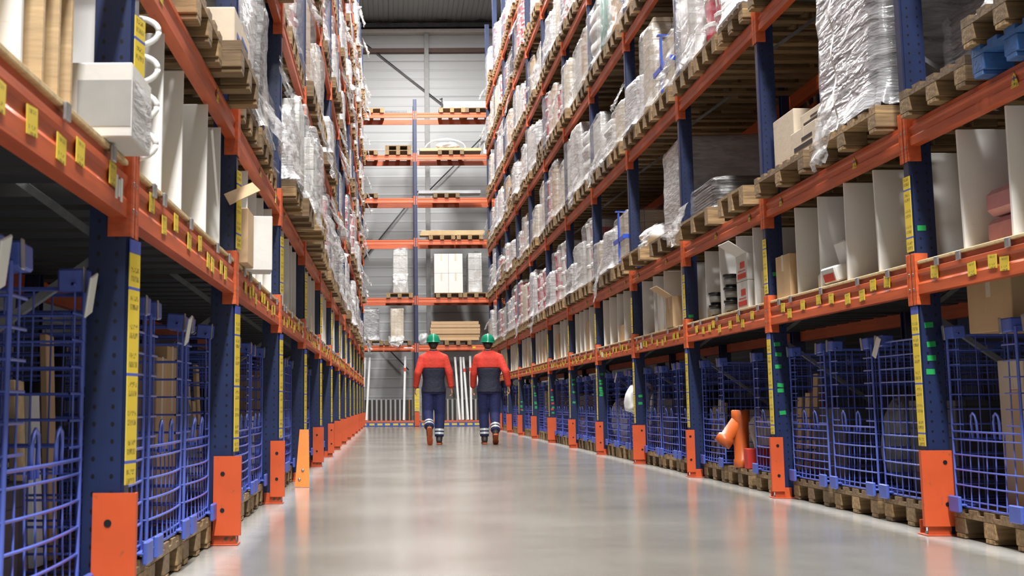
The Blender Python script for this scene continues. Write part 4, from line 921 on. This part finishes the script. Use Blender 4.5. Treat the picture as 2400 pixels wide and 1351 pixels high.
    for i in range(4): thing('metal_profile', f'long metal profile lying on the cross rack, {ORD[i+1]} from the front', 'profile', (1.85, YF+.1+.16*i, zl[3]+.145+.004*i), rot=(0, 0, R.uniform(-.02, .02)), group='metal profiles on the cross rack', me=cached('mp', lambda: MB().prism([(-.05, 0), (.05, 0), (.05, .09), (.044, .09), (.044, .006), (-.044, .006), (-.044, .09), (-.05, .09)], -.95, .95, 'x').mesh('metal_profile', 'aluminium')))
    # fifth: pallet stacks and a hoop
    for i in range(2): pallet(f'wooden pallet, {("lower", "upper")[i]} of the stack left of the middle upright, fifth cross rack level', (.28, YF+.55, zl[4]+.146*i), PI/2, 'pallets of the far cross rack', .8, 1.2, False)
    pal(-.75, 4, 'wooden pallet at the left end of the fifth cross rack level'); pal(1.9, 4, 'wooden pallet under wide boards and a hoop, fifth cross rack level', d=.8)
    thing('long_board', 'wide pale board lying on a pallet under the white hoop', 'board', (1.9, YF+.3, zl[4]+.145), me=cached('lb3', lambda: MB().cbox(-.95, .95, -.15, .5, 0, .09, .005).mesh('long_board', 'wood_board')))
    thing('hose_hoop', 'large pale hose hoop standing on the wide board, fifth cross rack level', 'hose', (1.75, YF+.35, zl[4]+.24), me=cached('hoop', lambda: MB().path([(.62*math.cos(PI*t/24), .02*math.sin(t), .02+.3*math.sin(PI*t/24)) for t in range(25)], .022, 8).mesh('hose_hoop', 'white_plastic')))
    thing('plastic_bag', 'white bundle in film lying inside the hose hoop', 'bag', (1.8, YF+.35, zl[4]+.236), me=cached('wsk', lambda: m_lump(5, 'white_plastic', 'plastic_bag')), scale=(.7, .5, .2))
    thing('metal_bracket', 'white perforated bracket leaning at the right end of the fifth cross rack level', 'bracket', (3.02, YF+.03, zl[4]+.016), me=cached('mbk', lambda: MB().cbox(-.12, .12, -.02, .02, 0, .3, .006).mesh('metal_bracket', 'white_plastic')), rot=(-.05, .1, 0))
    # top
    pal(-.55, 5, 'wooden pallet at the left end of the top cross rack level'); pal(1.95, 5, 'wooden pallet under perforated metal trays, top cross rack level'); pal(2.75, 5, 'wooden pallet under the right end of the metal trays, top cross rack level', d=.7)
    thing('dark_plank', 'dark plank lying beside the left pallet of the top cross rack level', 'plank', (.22, YF+.12, zl[5]), me=cached('dpk', lambda: MB().cbox(-.33, .33, -.1, .1, 0, .07, .005).mesh('dark_plank', 'grey_steel')))
    for i in range(3): thing('cable_tray', f'perforated metal tray lying on the top cross rack level, {("lowest", "middle", "top")[i]} of three', 'tray', (2.45, YF+.3+.05*i, zl[5]+.146+.092*i), 0, 'metal trays on the cross rack', cached('ctr', lambda: MB().prism([(-.12, 0), (.12, 0), (.12, .09), (.114, .09), (.114, .006), (-.114, .006), (-.114, .09), (-.12, .09)], -.75, .75, 'x').mesh('cable_tray', 'aluminium')))
    thing('black_clamp', 'black clamp standing upright on the top cross rack pallet', 'clamp', (1.62, YF+.2, zl[5]+.146), me=cached('clp', lambda: MB().cbox(-.05, .05, -.03, .03, 0, .06, .006).cbox(.01, .05, -.03, .03, .05, .36, .006).cbox(-.04, .05, -.03, .03, .3, .34, .006).mesh('black_clamp', 'black_rubber')))

# ------------------------------------------------------------------ the two workers, walking away
def skin_mesh(name, mb, mat, vox, sm=6):
    """fuse overlapping limbs into one continuous skin"""
    me = mb.mesh(name+'_cage', mat); fix(me)
    o = bpy.data.objects.new('tmp', me); C.objects.link(o)
    r = o.modifiers.new('r', 'REMESH'); r.mode = 'VOXEL'; r.voxel_size = vox; r.use_smooth_shade = True
    s = o.modifiers.new('s', 'SMOOTH'); s.factor = .5; s.iterations = sm
    bpy.context.view_layer.update(); dg = bpy.context.evaluated_depsgraph_get()
    out = bpy.data.meshes.new_from_object(o.evaluated_get(dg)); bpy.data.objects.remove(o); out.name = name
    out.materials.clear(); out.materials.append(MATS[mat])
    return out
def ell(m, c, r, k=18, n=12):
    b = len(m.v)
    for j in range(n+1):
        t = PI*(j/n-.5)
        for i in range(k):
            a = 2*PI*i/k; m.v.append((c[0]+r[0]*math.cos(t)*math.cos(a), c[1]+r[1]*math.cos(t)*math.sin(a), c[2]+r[2]*math.sin(t)))
    for j in range(n):
        for i in range(k): m.face([b+j*k+i, b+j*k+(i+1) % k, b+(j+1)*k+(i+1) % k, b+(j+1)*k+i])
    return m
def limb(m, *pr):
    """a chain of (point, radius): tapered segments with round joints"""
    for (p, r), (q, s) in zip(pr, pr[1:]): m.wire(p, q, r, 16, r2=s); ell(m, p, (r, r, r)); ell(m, q, (s, s, s))
    return m
def loft(m, secs, k=24):
    """stacked elliptical sections (cx, cy, z, rx, ry)"""
    b = len(m.v)
    for cx, cy, z, rx, ry in secs:
        for i in range(k):
            a = 2*PI*i/k; c, s = math.cos(a), math.sin(a)
            m.v.append((cx+rx*math.copysign(abs(c)**.8, c), cy+ry*math.copysign(abs(s)**.8, s), z))
    n = len(secs)
    for j in range(n-1):
        for i in range(k): m.face([b+j*k+i, b+j*k+(i+1) % k, b+(j+1)*k+(i+1) % k, b+(j+1)*k+i])
    m.face(range(b, b+k)); m.face(range(b+(n-1)*k, b+n*k)); return m
def V(*a): return Vector(a)
def hand(m, w, d, sg):
    """palm, four unequal curled fingers and a thumb; w the wrist, d the way the forearm points, sg +1 for the hand on the right"""
    d = Vector(d).normalized(); fwd = V(0, 1, 0); side = fwd.cross(d).normalized() * -sg     # palm faces the thigh
    w = Vector(w); fwd = (fwd - d*fwd.dot(d)).normalized()
    for f in (-.024, -.008, .008, .024): m.wire(w, w+d*.085+fwd*f, .016, 10, r2=.0125); ell(m, w+d*.085+fwd*f, (.0125,)*3, 10, 8)
    for f, L in ((-.03, .062), (-.01, .076), (.011, .08), (.032, .072)):
        a = w+d*.085+fwd*f; inn = V(-sg, 0, 0)
        b = a+d*L*.5+inn*.008; c = b+(d*.8+inn*.6+fwd*.1)*L*.3; e = c+(d*.45+inn*.9)*L*.28
        limb(m, (a, .0095), (b, .009), (c, .0085), (e, .0075))
    t0 = w+d*.03+fwd*.03; t1 = t0+(d*.6+fwd*.8)*.04; t2 = t1+(d*.9+fwd*.35)*.032; t3 = t2+(d*.95-V(sg, 0, 0)*.2)*.024
    limb(m, (t0, .014), (t1, .0115), (t2, .0105), (t3, .0085))
def worker(label, loc, rz, P):
    o = thing('person', label, 'person', loc, rz)
    sh, el, wr, hip, kn, an, toe = (P[k] for k in ('sh', 'el', 'wr', 'hip', 'kn', 'an', 'toe')); hd = Vector(P['head']); lean = P.get('lean', (0, 0))
    def tors(s): return [(lean[0]*(z-.95), lean[1]*(z-.95), z, rx*s, ry*s) for z, rx, ry in s_torso]
    s_torso = [(.86, .165, .115), (.95, .178, .125), (1.08, .165, .115), (1.2, .18, .12), (1.33, .195, .125), (1.43, .19, .118), (1.5, .15, .095), (1.56, .085, .07)]
    # body: one skin from scalp to fingertips
    m = MB(); loft(m, tors(.92)); ell(m, hd, (.076, .095, .112)); ell(m, hd+V(0, .03, -.06), (.058, .07, .062))
    limb(m, (hd+V(0, -.02, -.17), .058), (hd+V(0, -.005, -.06), .055))
    ell(m, hd+V(0, .1, -.025), (.014, .02, .024)); ell(m, hd+V(0, .092, -.068), (.026, .012, .008)); ell(m, hd+V(0, .09, -.082), (.022, .012, .008)); ell(m, hd+V(0, .085, .022), (.055, .018, .012))
    for s in (-1, 1): ell(m, hd+V(s*.078, -.005, -.015), (.012, .022, .034))
    for i, s in ((0, -1), (1, 1)):
        limb(m, (sh[i], .06), (el[i], .044), (wr[i], .03)); hand(m, wr[i], Vector(wr[i])-Vector(el[i]), s)
        limb(m, (hip[i], .085), (kn[i], .056), (an[i], .04), )
    part('body', skin_mesh('body', m, 'skin', .0075, 3), o)
    for s in (-1, 1): part('eye', cached('eye', lambda: ell(MB(), (0, 0, 0), (.013, .013, .011)).mesh('eye', 'eye')), o, hd+V(s*.031, .083, .004))
    # clothes
    split = 1.27
    lo = [x for x in tors(1.1) if x[2] < split]; f = (split-1.2)/.13
    cut = (lean[0]*(split-.95), lean[1]*(split-.95), split, (.18+.02*f)*1.1, (.12+.005*f)*1.1)
    lo[0] = (lo[0][0], lo[0][1], .86, .212, .15)
    m = MB(); loft(m, lo+[cut]); part('jacket_lower', skin_mesh('jacket_lower', m, 'jacket_navy', .012, 5), o, label='navy lower jacket')
    m = MB(); loft(m, [cut]+[x for x in tors(1.1) if x[2] > split])
    for i in (0, 1):
        e, w = Vector(el[i]), Vector(wr[i]); limb(m, ((sh[i][0]*.5, 0, sh[i][2]+.045), .07), (sh[i], .078), (e, .066), (w-(w-e)*.1, .05))
    ju = part('jacket_upper', skin_mesh('jacket_upper', m, 'jacket_red', .012, 5), o, label='orange-red yoke and sleeves')
    for i in (0, 1):
        e, w = Vector(el[i]), Vector(wr[i]); d = (w-e).normalized(); m = MB(); m.wire(w-d*.045, w-d*.012, .05, 18, r2=.047); part('cuff', fix(m.mesh('cuff', 'jacket_red')), ju, label='dark red cuff')
    m = MB().lathe([(.062, -.03), (.075, -.03), (.066, .03), (.056, .03)], 20); part('collar', fix(m.mesh('collar', 'jacket_navy')), o, hd+V(0, -.02, -.145))
    m = MB(); loft(m, [(0, 0, .84, .19, .135), (0, 0, .93, .188, .135), (0, 0, 1.0, .18, .125)])
    for i in (0, 1):
        k, a = Vector(kn[i]), Vector(an[i]); limb(m, (hip[i], .115), (k, .09), (a+(k-a)*.3, .078)); m.wire(a+(k-a)*.3, a+(k-a)*.06, .078, 16, r2=.076)
    tro = part('trousers', skin_mesh('trousers', m, 'trouser', .012, 5), o, label='dark blue work trousers')
    for i in (0, 1):
        k, a = Vector(kn[i]), Vector(an[i]); d = (k-a).normalized()
        for t in (.22, .38):
            m = MB(); c = a+d*(k-a).length*t*.9; q = m.wire(c-d*.018, c+d*.018, .081+.012*t, 22, cap=False); part('reflective_band', fix(m.mesh('reflective_band', 'reflective')), tro, label='silver reflective band')
        t = Vector(toe[i]); fd = (t-a); up = (k-a).normalized(); heel = a + (a-k).normalized()*.07 - fd.normalized()*.045; ball = t
        m = MB(); limb(m, (a+up*.06, .056), (a, .056), (heel+(a-heel)*.25, .05)); limb(m, (a, .052), (a+(ball-a)*.55, .05), (ball, .042)); limb(m, (heel+(a-heel)*.25, .046), (ball, .042))
        bo = part('boot', skin_mesh('boot', m, 'boot', .009, 4), o)
        fdv = (ball-heel).normalized(); nrm = (a-heel) - fdv*(a-heel).dot(fdv); nrm.normalize(); sd = fdv.cross(nrm)
        base = heel - nrm*.03 - fdv*.045; L = (ball-heel).length+.1; pts = [(0, .03), (.02, .04), (L*.35, .036), (L*.7, .05), (L*.92, .042), (L, .015)]
        m = MB(); poly = [(a_, b_) for a_, b_ in pts] + [(a_, -b_) for a_, b_ in reversed(pts)]; bb = len(poly)
        for h in (0, .024):
            for a_, b_ in poly: m.v.append(tuple(base+fdv*a_+sd*b_+nrm*(h-.012)))
        for j in range(bb): m.face([j, (j+1) % bb, bb+(j+1) % bb, bb+j])
        m.face(range(bb)); m.face(range(bb, 2*bb)); part('sole', fix(m.mesh('sole', 'sole')), bo, label='orange-brown sole')
    m = MB(); ell(m, hd+V(0, -.012, .0), (.083, .096, .085)); ell(m, hd+V(0, -.06, -.05), (.062, .045, .055)); part('hair', skin_mesh('hair', m, 'hair', .012, 3), o)
    m = MB(); k = 28
    prof = [(.0, .125), (.04, .122), (.075, .105), (.1, .075), (.113, .035), (.116, .0), (.118, -.012), (.128, -.02), (.128, -.026), (.112, -.022)]
    for r, z in prof:
        for i in range(k):
            a = 2*PI*i/k; fr = max(0, math.sin(a)); m.v.append((r*math.cos(a)*.98, r*math.sin(a)*1.15 + (fr*.045 if .12 < r else 0), z+(.008*math.exp(-(r*math.cos(a)/.016)**2) if r < .117 else 0)))
    for j in range(len(prof)-1):
        for i in range(k): m.face([j*k+i, j*k+(i+1) % k, (j+1)*k+(i+1) % k, (j+1)*k+i], 0, True)
    part('hard_hat', fix(m.mesh('hard_hat', 'helmet')), o, hd+V(0, -.005, .03), P.get('hat', (0, 0, 0)), label='green hard hat')
    return o
def workers():
    worker('person in green hard hat walking left of the other, left boot lifted heel-up', (.73, 23.2, 0), .02, dict(
        sh=((-.18, 0, 1.43), (.18, 0, 1.43)), el=((-.265, -.06, 1.19), (.26, -.03, 1.19)), wr=((-.3, .06, .955), (.295, .02, .95)),
        hip=((-.095, 0, .92), (.095, 0, .92)), kn=((-.1, -.02, .52), (.1, .05, .5)), an=((-.095, -.33, .27), (.085, .0, .105)), toe=((-.085, -.27, .06), (.1, .16, .052)), head=(0, .01, 1.69), hat=(-.05, 0, 0)))
    worker('person in green hard hat walking nearest the right rack, right arm swung out', (1.66, 23.2, 0), -.03, dict(
        sh=((-.18, 0, 1.425), (.18, 0, 1.43)), el=((-.25, .05, 1.18), (.28, -.1, 1.2)), wr=((-.265, .17, .955), (.325, -.03, .975)),
        hip=((-.095, 0, .92), (.095, 0, .92)), kn=((-.09, .1, .51), (.09, .0, .5)), an=((-.085, .06, .105), (.085, -.27, .2)), toe=((-.09, .22, .052), (.09, -.13, .058)), head=(-.01, .02, 1.685), hat=(-.03, .05, 0), lean=(.0, .02)))
explicit_right(); explicit_left(); ground(); random_fill(); shelf_goods(); cross_rack(); workers()

# ------------------------------------------------------------------ light and camera
def light_and_camera():
    for i in range(12):
        l = bpy.data.lights.new('hall_lamp', 'AREA'); l.shape = 'RECTANGLE'; l.size = .7; l.size_y = 1.6; l.energy = 1700 if i < 2 else 950 if i < 4 else 720 if i < 11 else 900; l.color = (1, .985, .965)
        o = bpy.data.objects.new('hall_lamp', l); C.objects.link(o); o.location = (1.0, -9 + 4.3*i, 13.0)
    w = bpy.data.worlds.new('world'); bpy.context.scene.world = w; w.use_nodes = True
    w.node_tree.nodes['Background'].inputs[0].default_value = (.5, .5, .5, 1); w.node_tree.nodes['Background'].inputs[1].default_value = .1
    cd = bpy.data.cameras.new('camera'); cam = bpy.data.objects.new('camera', cd); C.objects.link(cam)
    cd.sensor_fit = 'HORIZONTAL'; cd.sensor_width = 36; cd.lens = F_PX/2400*36
    cd.shift_x = (1200-CX)/2400; cd.shift_y = -(675.5-CY)/2400
    cam.location = (0, 0, CAM_H)
    cam.rotation_euler = (Matrix.Rotation(PI/2+PITCH, 3, 'X') @ Matrix.Rotation(ROLL, 3, 'Z')).to_euler()
    cd.clip_end = 200; cd.dof.use_dof = True; cd.dof.focus_distance = 14; cd.dof.aperture_fstop = 9
    s = bpy.context.scene; s.camera = cam
    s.view_settings.view_transform = 'Standard'; s.view_settings.look = 'None'; s.view_settings.gamma = 1; s.view_settings.use_curve_mapping = False
    s.view_settings.exposure = .32
    s.cycles.max_bounces = 8; s.cycles.diffuse_bounces = 4; s.cycles.glossy_bounces = 3; s.cycles.transparent_max_bounces = 12; s.cycles.sample_clamp_indirect = 6
    s.cycles.caustics_reflective = False; s.cycles.caustics_refractive = False
light_and_camera()
